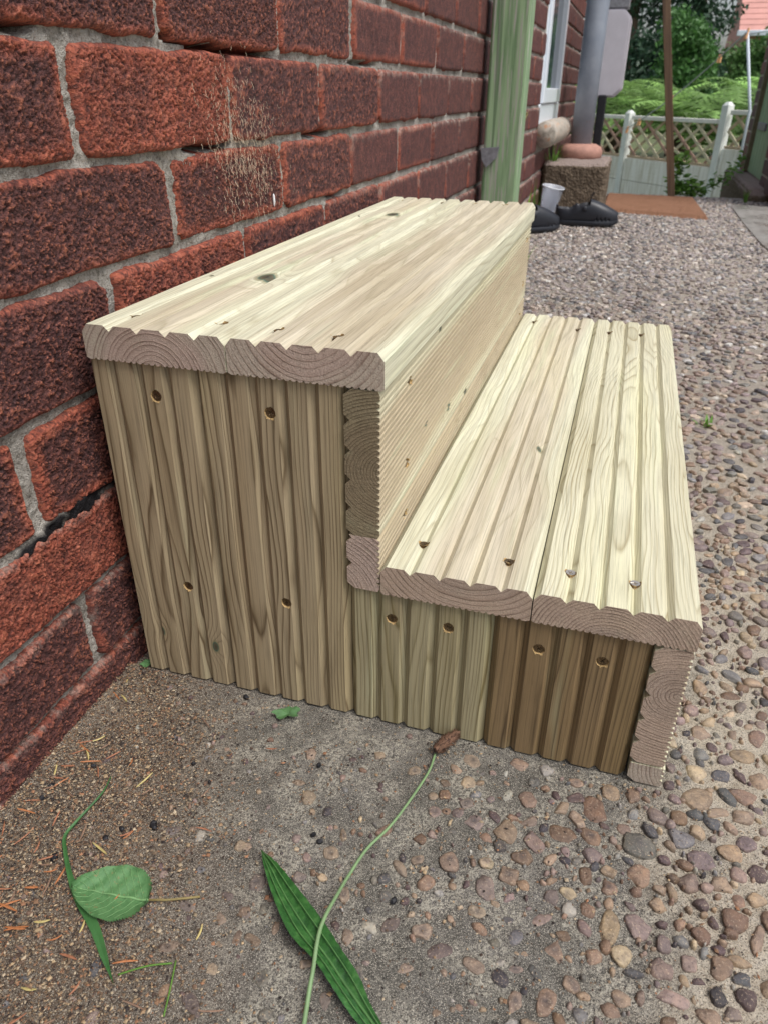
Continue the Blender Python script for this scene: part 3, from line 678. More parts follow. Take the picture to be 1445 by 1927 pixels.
HAND = [(0.4322,-0.0377,0.0139,0.011,-1.37,'br'),(0.4675,-0.0865,0.0093,0.0106,-0.12,'tb'),(0.4977,-0.0449,0.0102,0.0094,-0.27,'gb'),(0.5126,-0.0588,0.0105,0.0092,0.1,'pg'),(0.5504,-0.0595,0.0096,0.0077,-1.18,'pl'),(0.5373,-0.0664,0.0081,0.0075,-0.8,'pk'),(0.5445,-0.0363,0.0085,0.0086,-0.71,'pg'),(0.5328,-0.0471,0.0105,0.0086,0.09,'oc'),(0.5224,-0.0236,0.0075,0.0063,-0.57,'sl'),(0.5117,-0.0021,0.0149,0.0104,0.58,'tn'),(0.548,0.012,0.0121,0.0103,-0.19,'tb'),(0.5345,0.0065,0.0093,0.0054,-0.98,'sl'),(0.5624,0.0318,0.0082,0.0106,-0.78,'oc'),(0.5355,0.0472,0.0069,0.0071,-1.01,'pg'),(0.5516,0.0553,0.0106,0.009,0.51,'oc'),(0.5177,0.0481,0.0079,0.0075,-0.07,'gb'),(0.5123,0.0248,0.0101,0.0093,-0.74,'ol'),(0.5309,0.0289,0.0083,0.0071,-0.06,'sl'),(0.5476,0.031,0.0065,0.0051,-1.02,'pl'),(0.4959,0.0406,0.0047,0.0055,-0.48,'sl'),(0.4906,0.0252,0.0052,0.0073,0.3,'pg'),(0.4425,-0.0164,0.0085,0.0075,-0.04,'oc'),(0.4608,-0.0153,0.0067,0.0086,-0.16,'tb'),(0.4161,-0.0305,0.0088,0.0061,0.2,'pl'),(0.367,-0.0095,0.0092,0.0066,0.08,'tb'),(0.3904,-0.01,0.0074,0.0066,0.08,'pa'),(0.4158,-0.0152,0.0071,0.0065,-0.16,'tn'),(0.3821,-0.0247,0.0048,0.0064,-0.15,'sl'),(0.4801,-0.03,0.0089,0.0077,-1.1,'pg'),(0.4961,-0.026,0.0071,0.0078,-0.16,'br'),(0.4092,-0.0684,0.012,0.0092,0.1,'br'),(0.4309,-0.0635,0.0088,0.0075,-0.71,'br'),(0.4666,-0.0606,0.0127,0.0112,-0.02,'sg'),(0.375,-0.1145,0.0093,0.0082,0.11,'tb'),(0.3828,-0.0966,0.0086,0.007,-0.21,'br'),(0.3648,-0.093,0.0061,0.006,0.3,'bk'),(0.357,-0.1096,0.0059,0.0046,0.11,'ol'),(0.3612,-0.1288,0.0115,0.008,-1.39,'pg'),(0.4454,-0.1042,0.007,0.0084,-0.11,'tb'),(0.4455,-0.0909,0.0071,0.0052,0.1,'tn'),(0.4319,-0.0796,0.0083,0.0073,-0.35,'pg'),(0.5019,-0.0816,0.0075,0.0082,-0.63,'pk'),(0.5241,-0.0763,0.0086,0.0083,-0.38,'tn'),(0.4815,-0.0942,0.0058,0.004,0.3,'tn'),(0.4893,-0.0937,0.0078,0.0037,-1.27,'oc'),(0.4792,-0.1071,0.0064,0.0058,-0.11,'oc'),(0.5091,-0.0982,0.0054,0.0052,-0.36,'pl'),(0.5471,-0.082,0.0078,0.0053,0.47,'oc'),(0.5319,-0.1022,0.0093,0.0104,-1.12,'br'),(0.5443,-0.1122,0.0117,0.0051,-1.82,'tn'),(0.4665,-0.1277,0.0104,0.0101,0.3,'kg'),(0.4479,-0.1335,0.0138,0.0073,-1.61,'oc'),(0.4378,-0.1569,0.006,0.0066,-0.94,'tb'),(0.4558,-0.1511,0.0079,0.0077,-0.08,'ol'),(0.4821,-0.1356,0.0057,0.0063,-0.55,'pg'),(0.4812,-0.1526,0.0079,0.0078,0.3,'pk'),(0.4984,-0.1439,0.0059,0.0067,-0.08,'pk'),(0.5071,-0.1216,0.0066,0.0068,-1.07,'br'),(0.5182,-0.1282,0.0045,0.0036,-0.33,'pl'),(0.5041,-0.1541,0.0052,0.0033,0.3,'pl'),(0.5151,-0.1602,0.0065,0.0071,-0.18,'bk'),(0.5316,-0.1557,0.0077,0.0075,0.13,'pl'),(0.487,-0.1696,0.0113,0.0069,-0.07,'kg'),(0.411,-0.1951,0.0102,0.0072,-1.8,'tb'),(0.4252,-0.1786,0.0066,0.0061,-0.06,'tn'),(0.3921,-0.2004,0.0082,0.0048,-1.77,'tn'),(0.4571,-0.1795,0.0074,0.0056,-0.72,'tn'),(0.4681,-0.1761,0.0062,0.0026,-1.56,'pk'),(0.5303,-0.1327,0.0077,0.0045,0.02,'oc'),(0.5309,-0.1444,0.0062,0.0052,-0.09,'sl'),(0.4073,-0.1233,0.0066,0.0065,-0.3,'pg'),(0.418,-0.1167,0.0067,0.0049,-0.1,'ol'),(0.4016,-0.142,0.0115,0.004,0.79,'pk'),(0.4319,-0.1257,0.0062,0.0057,-1.16,'br'),(0.4197,-0.1288,0.0064,0.0052,0.3,'pa'),(0.4168,-0.1498,0.0053,0.0043,0.12,'br'),(0.3791,-0.1797,0.0037,0.0029,0.3,'pa'),(0.3899,-0.1807,0.0066,0.0032,0.3,'kg'),(0.4028,-0.1797,0.0064,0.0035,-0.67,'sl'),(0.3936,-0.1697,0.0038,0.0034,-1.07,'oc'),(0.3804,-0.1494,0.0056,0.0043,0.3,'sl'),(0.5082,-0.1747,0.0082,0.0061,-0.06,'tn'),(0.5239,-0.1686,0.0071,0.0055,-0.07,'pg'),(0.4636,-0.1614,0.0068,0.0027,0.13,'sl'),(0.4824,-0.1213,0.0049,0.0026,0.3,'pl'),(0.484,-0.0685,0.0054,0.0042,-0.13,'pl'),(0.5099,-0.0351,0.0078,0.007,-0.03,'tn'),(0.527,-0.0114,0.0105,0.0062,0.49,'tn'),(0.5457,-0.0105,0.0117,0.0068,0.4,'tn'),(0.3308,-0.117,0.0083,0.0083,0.3,'tb'),(0.3572,-0.1092,0.0062,0.0049,0.3,'ol'),(0.3251,-0.1743,0.0081,0.007,0.12,'tn'),(0.3397,-0.1841,0.0089,0.0059,0.64,'pl'),(0.3027,-0.1765,0.0078,0.0054,0.83,'pl'),(0.2934,-0.1569,0.0049,0.0048,0.3,'sl'),(0.2443,-0.1367,0.0063,0.0062,0.3,'tn'),(0.2092,-0.0947,0.006,0.0067,0.3,'tn'),(0.2776,-0.1931,0.0069,0.0045,-1.06,'tn'),(0.2899,-0.1825,0.0057,0.0045,0.12,'pa'),(0.233,-0.2365,0.0068,0.0057,-1.13,'sg'),(0.3081,-0.1225,0.0057,0.0037,0.68,'oc'),(0.2974,-0.1329,0.0079,0.0039,-0.8,'tn'),(0.1938,-0.0525,0.0052,0.0061,0.3,'tn'),(0.2651,-0.1657,0.0068,0.0047,-1.39,'tn'),(0.2937,-0.2152,0.0074,0.0039,-1.33,'sg'),(0.3337,-0.2192,0.0063,0.0052,0.14,'pa'),(0.3446,-0.222,0.0064,0.0057,-0.03,'br'),(0.358,-0.1496,0.0069,0.0048,-0.07,'ol'),(0.3207,-0.2031,0.0073,0.0046,0.64,'pk'),(0.3621,-0.1866,0.0085,0.005,-0.33,'tn'),(0.2778,-0.2354,0.0065,0.005,-1.2,'pg'),(0.201,-0.1753,0.0067,0.0065,0.3,'pg'),(0.218,-0.2149,0.008,0.004,-0.34,'br'),(0.2485,-0.1196,0.0061,0.003,-1.23,'oc'),(0.1958,-0.0838,0.0069,0.0042,0.3,'tn'),(0.2505,-0.0358,0.0052,0.0051,0.3,'tn'),(0.3051,-0.0641,0.0045,0.0045,0.3,'tn'),(0.3293,-0.041,0.0072,0.0064,-0.55,'ol'),(0.3329,-0.062,0.0067,0.0053,0.3,'pg'),(0.3099,-0.0775,0.0066,0.0052,0.1,'pk'),(0.3292,-0.0165,0.0087,0.009,0.3,'tn'),(0.3122,-0.0483,0.0053,0.0042,-0.13,'br'),(0.3412,-0.0776,0.0078,0.0077,-0.12,'pg'),(0.2839,-0.0432,0.0065,0.0043,0.62,'tn'),(0.2573,-0.2192,0.0054,0.0036,0.47,'tn'),(0.2286,-0.2023,0.0049,0.003,-1.5,'tb'),(0.2293,-0.1619,0.0059,0.0045,0.69,'pg'),(0.1765,-0.1513,0.0056,0.0048,0.3,'tn'),(0.2027,-0.198,0.0049,0.0043,0.89,'br'),(0.1828,-0.2188,0.0083,0.0058,-0.91,'pk'),(0.1622,-0.2067,0.008,0.0049,-0.03,'pg'),(0.165,-0.2357,0.0071,0.0045,0.68,'tb'),(0.1969,-0.2251,0.005,0.0038,0.67,'oc'),(0.1805,-0.2418,0.0072,0.0048,-1.22,'tn'),(0.2,-0.2405,0.006,0.0048,0.66,'tn'),(0.1983,-0.2635,0.0098,0.0054,-0.57,'pl'),(0.1406,-0.2175,0.0071,0.0033,-0.31,'pg'),(0.1429,-0.1523,0.0073,0.0049,-1.38,'pa'),(0.1207,-0.1551,0.0072,0.0046,0.51,'pg'),(0.1799,-0.1512,0.0056,0.0044,0.11,'tn'),(0.1896,-0.2076,0.006,0.0035,-0.77,'tn'),(0.1867,-0.1915,0.0059,0.0039,0.12,'pl'),(0.2025,-0.1982,0.0068,0.0041,-0.65,'pg'),(0.2064,-0.2178,0.0074,0.0038,-1.46,'br')]
placed = []; cell = {}
def ok(x, y, r, k=.80):
    ix, iy = int(x//.03), int(y//.03)
    for a in range(-2, 3):
        for b in range(-2, 3):
            for (px, py, pr) in cell.get((ix+a, iy+b), ()):
                if (x-px)**2+(y-py)**2 < ((r+pr)*k)**2: return False
    return True
def put(x, y, r):
    cell.setdefault((int(x//.03), int(y//.03)), []).append((x, y, r)); placed.append((x, y, r))
def colour(key=None):
    k = key or random.choices(list(PAL), weights=[8, 9, 4, 8, 7, 7, 6, 3, 6, 9, 3, 4, 2, 5])[0]
    c = LIN[k]*random.uniform(.80, 1.15)*.84; c = c*.78+c.mean()*.22
    return c*np.array([1, random.uniform(.96, 1.03), random.uniform(.93, 1.06)])
sd0 = 100; big = []
for (x, y, a, b, ang, key) in HAND:
    # measured from the photograph, laid on the path where they lie
    sd0 += 1; put(x, y, max(a, b)*.9)
    right = min(1, max(0, (x-.36)/.12))
    big.append((x, y, a*1.04, b*1.04, ang, random.uniform(.0012, .0022)+.0014*right, sd0, key))
def dens(x, y):
    if y > .12: return .95
    t = (x+.25*(y+.1)-.30)/.17
    return min(.95, max(.02, t)) if x > .12 else .01
cand = []
for i in range(80000):
    x = random.uniform(-.02, 1.25) if random.random() < .8 else random.uniform(.1, .7); y = random.uniform(-.8, .6) if random.random() < .30 else random.uniform(-.8, 4.25)
    if random.random() > dens(x, y): continue
    if x < .49 and -.008 < y < .83: continue
    if x > .885 and y > 1.4 and y < 3.93: continue
    r = random.choice((.0045, .006, .0075, .009, .0105)) if y < .45 else random.uniform(.006, .0115)
    if x < .36 and y < 0: r *= .62
    if y < 0 and x < .49 and y > -.02-r: continue
    if not ok(x, y, r, .88 if y < .3 else .80): continue
    put(x, y, r); cand.append((x, y, r))
tiny = []
for i in range(16000):
    x = random.uniform(.02, .80); y = random.uniform(-.36, .42)
    if x < .49 and -.006 < y: continue
    if random.random() > .22+.78*dens(x, y): continue
    r = random.uniform(.0012, .0034)
    if ok(x, y, r, .8): put(x, y, r); tiny.append((x, y, r))
    if len(tiny) > 1500: break
eye = np.array(EYE)
cand.sort(key=lambda c: ((c[0]-EYE[0])**2+(c[1]-EYE[1])**2+.25)/c[2]**2 + (1e9 if (c[1] < -.30 or c[0] > .75 and c[1] < 0) else 0))
for (x, y, r) in cand[:300-len(big)]:
    sd0 += 1; right = min(1, max(0, (x-.36)/.12))
    big.append((x, y, r*1.15, r*random.uniform(.65, 1), random.uniform(0, 3.1), random.uniform(.0012, .0022)+.0015*right, sd0, None))
for (x, y, a, b, ang, h, s_, key) in big:
    V, F = pebble_geo(ICO3, x, y, a, b, ang, h, s_, flat=.35+.5*(s_ % 7)/7, dish=.25 if (s_ % 4 == 0 and x < .45) else 0)
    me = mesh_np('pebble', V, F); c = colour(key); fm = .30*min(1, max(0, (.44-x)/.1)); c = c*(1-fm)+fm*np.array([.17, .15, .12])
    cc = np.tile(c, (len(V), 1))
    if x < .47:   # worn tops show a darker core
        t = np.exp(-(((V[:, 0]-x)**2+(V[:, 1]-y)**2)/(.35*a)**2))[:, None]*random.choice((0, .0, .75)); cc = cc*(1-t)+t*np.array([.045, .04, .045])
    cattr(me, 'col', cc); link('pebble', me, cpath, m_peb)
Vs = []; Fs = []; Cs = []; SM = []; n = 0
for (x, y, r) in cand[max(0, 300-len(HAND)):]+tiny:
    sd0 += 1; right = min(1, max(0, (x-.36)/.12))
    if y > .12: right = 1
    V, F = pebble_geo(ICO2, x, y, r*1.18, r*random.uniform(.7, 1), random.uniform(0, 3.1), random.uniform(.0012, .0022)+.0015*right+(.001 if y > .4 else 0), sd0, flat=.35+.5*(sd0 % 7)/7)
    Vs.append(V); Fs.append(F+n); n += len(V); cc = colour(); g_ = min(.6, max(0, (y-.3)*.4)); cc = cc*(1-g_)+g_*np.array([1.0, 1.02, 1.05])*cc.mean(); Cs.append(np.tile(cc*(1.0 if y < .3 else min(1.75, .95+y*.36)), (len(V), 1))); SM.append(np.full(len(F), y < .35))  # far stones paled and cooled: sky sheen put into their colour
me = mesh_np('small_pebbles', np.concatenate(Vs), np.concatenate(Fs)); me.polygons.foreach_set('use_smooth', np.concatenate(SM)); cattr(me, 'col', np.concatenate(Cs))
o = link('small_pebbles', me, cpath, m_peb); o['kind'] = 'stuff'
print('PEBBLES', len(big), len(Vs))
# wet concrete slab on the right
bm = bmesh.new()
pts = [(.882, 3.93), (.880, 3.25), (.888, 2.78), (.90, 2.60), (.93, 1.4), (1.6, 1.3), (1.6, 3.93)]
lo = [bm.verts.new((x, y, -.01)) for x, y in pts]; hi = [bm.verts.new((x, y, .006)) for x, y in pts]
bm.faces.new(hi[::-1]); bm.faces.new(lo)
for k in range(7): bm.faces.new((lo[k], lo[(k+1) % 7], hi[(k+1) % 7], hi[k]))
bmesh.ops.recalc_face_normals(bm, faces=bm.faces)
s = NT('wet_concrete'); p = s.pos(); n = s.noise(p, 5, 5, .6)
m_wet = s.fin(s.ramp(s.noise(p, 40, 5), [(.3, srgb(112, 108, 102)), (.7, srgb(142, 138, 132))]), s.ramp(n, [(.4, .22), (.6, .6)]), s.bump(s.noise(p, 200, 4), .3, .001))
o = link('concrete_slab', bmmesh('concrete_slab', bm), None, m_wet); tag(o, kind='structure')
# ------------------------------------------------------------------ green gate post
def paint_wood(name, c1, c2, c3, sc=1.0):
    s = NT(name); p = s.obj(); x, y, z = s.sep(p)
    st = s.comb(s.math('MULTIPLY', x, 60*sc), s.math('MULTIPLY', y, 60*sc), s.math('MULTIPLY', z, 3.5*sc))
    n = s.noise(st, 1.0, 5, .6); m = s.noise(s.comb(s.math('MULTIPLY', x, 160*sc), s.math('MULTIPLY', y, 160*sc), s.math('MULTIPLY', z, 8*sc)), 1.0, 4, .6)
    c = s.ramp(n, [(.3, c1), (.6, c2)])
    c = s.mix(s.ramp(m, [(.52, 0.0), (.60, .85)]), c, c3)
    c = s.mix(s.ramp(s.noise(s.comb(s.math('MULTIPLY', x, 60), s.math('MULTIPLY', y, 60), s.math('MULTIPLY', z, 2)), 1.0, 2), [(.62, 0.0), (.68, .6)]), c, srgb(62, 84, 58))
    return s.fin(c, .6, s.bump(m, .5, .002), .3)
m_green = paint_wood('peeling_green_paint', srgb(92, 120, 84), srgb(142, 166, 128), srgb(158, 156, 146))
gp = empty('gate_post', (.046, 1.70, 0), 0, 'square timber gate post in peeling green paint beside the brick wall', 'post')
bm = bmesh.new(); nb = 6
box(bm, -.047, .047, -.03, .045, -.01, 1.25, .006)
link('post_timber', bmmesh('post_timber', bm), gp, m_green)
bm = bmesh.new(); vs = [(-.052, -.033, .372), (-.004, -.033, .376), (-.010, -.033, .350), (-.036, -.033, .326), (-.048, -.033, .345)]
a = [bm.verts.new(v) for v in vs]; b = [bm.verts.new((v[0], v[1]-.006, v[2])) for v in vs]
bm.faces.new(a); bm.faces.new(b[::-1])
for k in range(5): bm.faces.new((a[k], b[k], b[(k+1) % 5], a[(k+1) % 5]))
bmesh.ops.recalc_face_normals(bm, faces=bm.faces)
m_grey_metal = simple('dull_zinc', srgb(120, 120, 124), .5, 80, .3)
link('bracket', bmmesh('bracket', bm), gp, m_grey_metal)

# ------------------------------------------------------------------ soil pipe, meter box, concrete block
s = NT('grey_paint_metal'); p = s.obj(); rust = s.ramp(s.noise(p, 22, 4, .6), [(.62, 0.0), (.70, 1.0)])
z_ = s.sep(p)[2]; low = s.ramp(z_, [(.0, 1.0), (.22, 0.0)])
c = s.mix(s.math('MULTIPLY', rust, low), s.ramp(s.noise(p, 9, 5, .6), [(.3, srgb(118, 126, 138)), (.7, srgb(146, 152, 162))]), srgb(130, 84, 60))
m_pipe = s.fin(c, .42, s.bump(s.noise(p, 60, 3), .2, .002), .5)
soil = empty('soil_pipe', (.122, 3.60, .232), 0, 'thick grey painted soil pipe standing in a terracotta collar on the concrete block', 'pipe')
tube('pipe', [(0, 0, .02), (0, 0, .5), (0, 0, 1.0), (0, 0, 1.5)], .050, m_pipe, soil, 28)
def lathe(name, prof, mat, parent=None, n=28, loc=(0, 0, 0), sm=True, sx=1, sy=1):
    V = []; F = []
    for (r, z) in prof:
        for k in range(n): V.append((r*math.cos(2*math.pi*k/n)*sx, r*math.sin(2*math.pi*k/n)*sy, z))
    m = len(prof)
    for i in range(m-1):
        for k in range(n): F.append((i*n+k, i*n+(k+1) % n, (i+1)*n+(k+1) % n, (i+1)*n+k))
    F.append(tuple(range(n))[::-1]); F.append(tuple(range((m-1)*n, m*n)))
    me = bpy.data.meshes.new(name); me.from_pydata(V, [], F)
    me.polygons.foreach_set('use_smooth', [sm]*len(me.polygons)); me.update()
    return link(name, me, parent, mat, loc)
m_terra = simple('dusty_terracotta', srgb(160, 120, 106), .8, 30, .2, .5, .003)
lathe('collar', [(.092, -.01), (.098, 0), (.100, .022), (.092, .040), (.070, .052), (.052, .055)], m_terra, soil, sx=1.05)
black = empty('cable_duct', (.185, 3.80, .2), 0, 'black plastic duct rising into the underside of the meter box', 'duct')
m_blk = simple('black_plastic', srgb(26, 26, 30), .45, 40, .2, .1)
bm = bmesh.new(); box(bm, -.020, .020, -.02, .02, 0, .29, .006); link('duct', bmmesh('duct', bm), black, m_blk)
mb = empty('meter_box', (.19, 3.86, .66), 0, 'pale grey plastic meter box with cut corners beside the grey pipe', 'meter box')
def octo(name, hx, hz, ch, y0, y1, mat, parent, cx=0, cz=0):
    P = [(-hx, -hz+ch), (-hx+ch, -hz), (hx-ch, -hz), (hx, -hz+ch), (hx, hz-ch), (hx-ch, hz), (-hx+ch, hz), (-hx, hz-ch)]
    bm = bmesh.new(); a = [bm.verts.new((x+cx, y0, z+cz)) for x, z in P]; b = [bm.verts.new((x+cx, y1, z+cz)) for x, z in P]
    bm.faces.new(a); bm.faces.new(b[::-1])
    for k in range(8): bm.faces.new((a[k], b[k], b[(k+1) % 8], a[(k+1) % 8]))
    bmesh.ops.recalc_face_normals(bm, faces=bm.faces); bmesh.ops.bevel(bm, geom=bm.edges[:], offset=.004, segments=2, affect='EDGES')
    return link(name, bmmesh(name, bm), parent, mat)
m_meter = simple('weathered_pale_plastic', srgb(184, 180, 186), .5, 20, .06, .1)
octo('box_body', .078, .182, .035, 0, .16, m_meter, mb)
octo('box_door', .072, .176, .034, -.012, -.002, m_meter, mb)
barbox('box_cap', mb, m_grey_metal, (-.05, .06, .0, .10, .184, .235), bev=.006)
def lumpy_box(name, x0, x1, y0, y1, z0, z1, res, amp, mat, seed, parent=None):
    bm = bmesh.new(); n = [max(2, int((b-a)/res)) for a, b in ((x0, x1), (y0, y1), (z0, z1))]
    c = bmesh.ops.create_cube(bm, size=1.0)
    bmesh.ops.subdivide_edges(bm, edges=bm.edges[:], cuts=max(n), use_grid_fill=True)
    P = np.array([v.co[:] for v in bm.verts]); L = np.array([x1-x0, y1-y0, z1-z0]); C = np.array([(x0+x1)/2, (y0+y1)/2, (z0+z1)/2])
    # round the corners
    e = np.abs(P)*2; k = np.sort(e, 1)[:, 1]; shrink = 1-.05*np.clip((k-.86)/.14, 0, 1)**2
    W = P*shrink[:, None]*L+C; nn = P/np.linalg.norm(P, axis=1)[:, None]
    W = W+nn*((fbm(W*22, 3, seed)-.5)*amp*2+(fbm(W*90, 2, seed+3)-.5)*amp)[:, None]
    for v, q in zip(bm.verts, W): v.co = q
    return link(name, bmmesh(name, bm, True), parent, mat)
s = NT('rough_old_concrete'); p = s.pos(); n = s.noise(p, 60, 5, .7); v = s.vor(p, 110)
c = s.ramp(n, [(.3, srgb(66, 56, 46)), (.55, srgb(104, 90, 74)), (.75, srgb(134, 120, 106))])
nz = s.sep(s.n('NewGeometry').outputs['True Normal'])[2]
c = s.mix(s.math('MULTIPLY', s.ramp(nz, [(.4, 0.0), (.8, .6)]), 1.0), c, srgb(158, 142, 136))
m_block = s.fin(c, .85, s.bump(s.math('ADD', n, v), .8, .008), .3)
cb = lumpy_box('concrete_block', -.014, .272, 3.25, 3.76, -.01, .225, .012, .006, m_block, 61)
tag(cb, 'rough brown concrete block at the foot of the pipe', 'concrete block')

# ------------------------------------------------------------------ clogs
m_clog = simple('black_foam_rubber', srgb(34, 36, 42), .42, 120, .15, .15, .0006)
def clog(label, loc, rz, strap_fwd, mirror=1, size=1.0):
    root = empty('clog', loc, rz, label, 'clog', 'pair of black clogs')
    L = .262*size
    def sect(t, shrink=0.0, cav=False):
        # half width, top height along the shoe, t=0 heel, 1 toe
        w = .036+.013*math.sin(min(1, t*1.1)*math.pi*.62)**1.5
        w *= (max(0.0, 1-((t-.62)/.40)**2) if t > .62 else 1)**.42 if t > .62 else 1
        if t < .12: w *= (1-((.12-t)/.125)**2)**.5
        h = .050+.018*math.exp(-((t-.50)/.17)**2) if t < .5 else .068-.034*((t-.5)/.5)**1.5
        if t < .35: h = .048+.020*max(0, (t-.2)/.15)**2 if t > .2 else .050
        return w*size, h*size*1.5
    nA, nT = 28, 34
    def loft(inner):
        V = []; F = []
        for i in range(nT):
            t = i/(nT-1); t2 = .004+t*.992
            if inner: t2 = .035+t*.89
            w, h = sect(t2)
            if inner: w = max(.002, w-.006); zlo = .024; h = (h-.006) if t2 > .52 else .16
            else: zlo = .0
            y = (t2-.5)*L
            if inner and t2 > .48: h = min(.16, sect(t2)[1]-.006+.08*max(0, (.54-t2)/.06))
            for k in range(nA):
                a = 2*math.pi*k/nA; cx, cz = math.cos(a), math.sin(a)
                ex = abs(cx)**.62*(1 if cx > 0 else -1); ez = abs(cz)**(.62 if cz < 0 else .9)*(1 if cz > 0 else -1)
                zc = (zlo+h)/2; zz = zc+ez*(h-zlo)/2
                wide = 1+.10*max(0, .5-(zz/.05)) if not inner else 1
                bend = .006*math.sin(t2*2.4)*mirror
                V.append((w*ex*wide+bend, y, max(zz, zlo)+(.010*max(0, (t2-.85)/.15)**2 if zz < .02 else 0)))
        for i in range(nT-1):
            for k in range(nA): F.append((i*nA+k, i*nA+(k+1) % nA, (i+1)*nA+(k+1) % nA, (i+1)*nA+k))
        F.append(tuple(range(nA))[::-1]); F.append(tuple(range((nT-1)*nA, nT*nA)))
        me = bpy.data.meshes.new('clog_body'); me.from_pydata(V, [], F)
        bm = bmesh.new(); bm.from_mesh(me); bmesh.ops.remove_doubles(bm, verts=bm.verts, dist=1e-5); bmesh.ops.recalc_face_normals(bm, faces=bm.faces); bm.to_mesh(me); bm.free()
        return me
    me = loft(False); inn = loft(True)
    o = bpy.data.objects.new('t', me); COL.objects.link(o)
    cs = []
    cc = bpy.data.objects.new('c', inn); COL.objects.link(cc); cs.append(cc)
    bmv = bmesh.new()
    for sgn in (-1, 1):
        for q in range(4):
            t = .66+.065*q; w, h = sect(t)
            bmesh.ops.create_icosphere(bmv, subdivisions=2, radius=.0055, matrix=Matrix.Translation((sgn*(w*1.04)+.005*mirror, (t-.5)*L, .024)))
    for q in range(5):
        t = .62+.05*q; w, h = sect(t)
        for sx in (-.45, 0, .45):
            bmesh.ops.create_icosphere(bmv, subdivisions=2, radius=.0042, matrix=Matrix.Translation((sx*w+.005*mirror, (t-.5)*L, h*(1-.12*abs(sx)*2))))
    vm_ = bmmesh('v', bmv); vc = bpy.data.objects.new('v', vm_); COL.objects.link(vc); cs.append(vc)
    for c in cs:
        md = o.modifiers.new('b', 'BOOLEAN'); md.object = c; md.operation = 'DIFFERENCE'; md.solver = 'EXACT'
    dg = bpy.context.evaluated_depsgraph_get(); dg.update()
    me2 = bpy.data.meshes.new_from_object(o.evaluated_get(dg)); me2.name = 'clog_body'
    for c in cs+[o]: bpy.data.objects.remove(c)
    me2.polygons.foreach_set('use_smooth', [True]*len(me2.polygons))
    me2.materials.clear()
    link('clog_body', me2, root, m_clog)
    # sole welt
    V = []; n = 48
    rows = ((1.00, .000), (1.06, .003), (1.07, .014), (1.03, .019))
    for (g, z) in rows:
        for k in range(n):
            a = k/n*2; sgn = 1 if a < 1 else -1; t = a if a < 1 else 2-a; t = (1-math.cos(math.pi*t))/2
            w, h = sect(.003+t*.994); y = (t-.5)*L*(1.02 if g > 1 else 1)
            V.append((sgn*max(w, .0005)*g*1.06+.006*math.sin(t*2.4)*mirror, y, z+.009*max(0, (t-.85)/.15)**2))
    F = [(i*n+k, i*n+(k+1) % n, (i+1)*n+(k+1) % n, (i+1)*n+k) for i in range(3) for k in range(n)]+[tuple(range(n))[::-1]]
    me = bpy.data.meshes.new('sole'); me.from_pydata(V, [], F); me.polygons.foreach_set('use_smooth', [True]*len(me.polygons))
    link('sole', me, root, m_clog)
    # strap: flat band over the heel or turned forward over the vamp
    V = []; F = []; n = 22; t0 = .46; y0 = (t0-.5)*L; w0 = sect(t0)[0]
    for k in range(n):
        a = math.pi*k/(n-1); cx = math.cos(a); s_ = math.sin(a)
        ln = .048 if strap_fwd else .085
        y = y0+(1 if strap_fwd else -1)*s_*ln*(.55 if strap_fwd else 1); z = .066+s_*(.052 if strap_fwd else .012)
        x = cx*(w0+.004)*(1 if strap_fwd else 1.0)
        for (dz, dn) in ((-.007, 0), (.007, 0), (.007, .004), (-.007, .004)):
            V.append((x+cx*dn, y+(1 if strap_fwd else -1)*s_*dn+dz*(.5 if strap_fwd else 0), z+dz+(.004 if strap_fwd and dn else 0)))
    for i in range(n-1):
        for k in range(4): F.append((i*4+k, i*4+(k+1) % 4, i*4+4+(k+1) % 4, i*4+4+k))
    F += [(0, 1, 2, 3), tuple(range(4*n-4, 4*n))]
    me = bpy.data.meshes.new('strap'); me.from_pydata(V, [], F); bm = bmesh.new(); bm.from_mesh(me); bmesh.ops.recalc_face_normals(bm, faces=bm.faces); bm.to_mesh(me); bm.free()
    link('strap', me, root, m_clog)
    for sg in (-1, 1):
        lathe('rivet', [(.0105, 0), (.0105, .004), (.008, .006)], m_clog, root, 16, (sg*(w0+.003), y0, .066)).rotation_euler = (0, sg*math.pi/2, 0)
    return root
clog('black clog seen side on, toe to the right and strap raised, near the doormat', (.217, 3.03, .006), math.radians(-84), True, 1)
clog('black clog nearest the end of the steps with its open heel showing', (.012, 2.77, .006), math.radians(-52), False, -1)

# ------------------------------------------------------------------ clear plastic cup
s = NT('clear_cup_plastic'); s.b.inputs['Transmission Weight'].default_value = .72
m_cup = s.fin(srgb(236, 240, 248), .22, None, .5, IOR=1.25)
cup = empty('plastic_cup', (.040, 3.10, .012), 0, 'empty clear plastic cup leaning against the concrete block behind the clogs', 'cup'); cup.rotation_euler = (math.radians(3), math.radians(9), 0)
V = []; F = []; n = 32; pr = [(.0, .002), (.030, .0), (.033, .02), (.038, .075), (.040, .078), (.046, .128), (.0475, .128), (.0475, .1315), (.045, .1315), (.039, .079), (.0368, .075), (.032, .02), (.029, .003), (.0, .004)]
for (r, z) in pr:
    for k in range(n): V.append((r*math.cos(2*math.pi*k/n), r*math.sin(2*math.pi*k/n), z))
for i in range(len(pr)-1):
    for k in range(n): F.append((i*n+k, i*n+(k+1) % n, (i+1)*n+(k+1) % n, (i+1)*n+k))
me = bpy.data.meshes.new('cup_wall'); me.from_pydata(V, [], F); me.polygons.foreach_set('use_smooth', [True]*len(me.polygons))
bm = bmesh.new(); bm.from_mesh(me); bmesh.ops.remove_doubles(bm, verts=bm.verts, dist=1e-6); bmesh.ops.recalc_face_normals(bm, faces=bm.faces); bm.to_mesh(me); bm.free()
link('cup_wall', me, cup, m_cup)
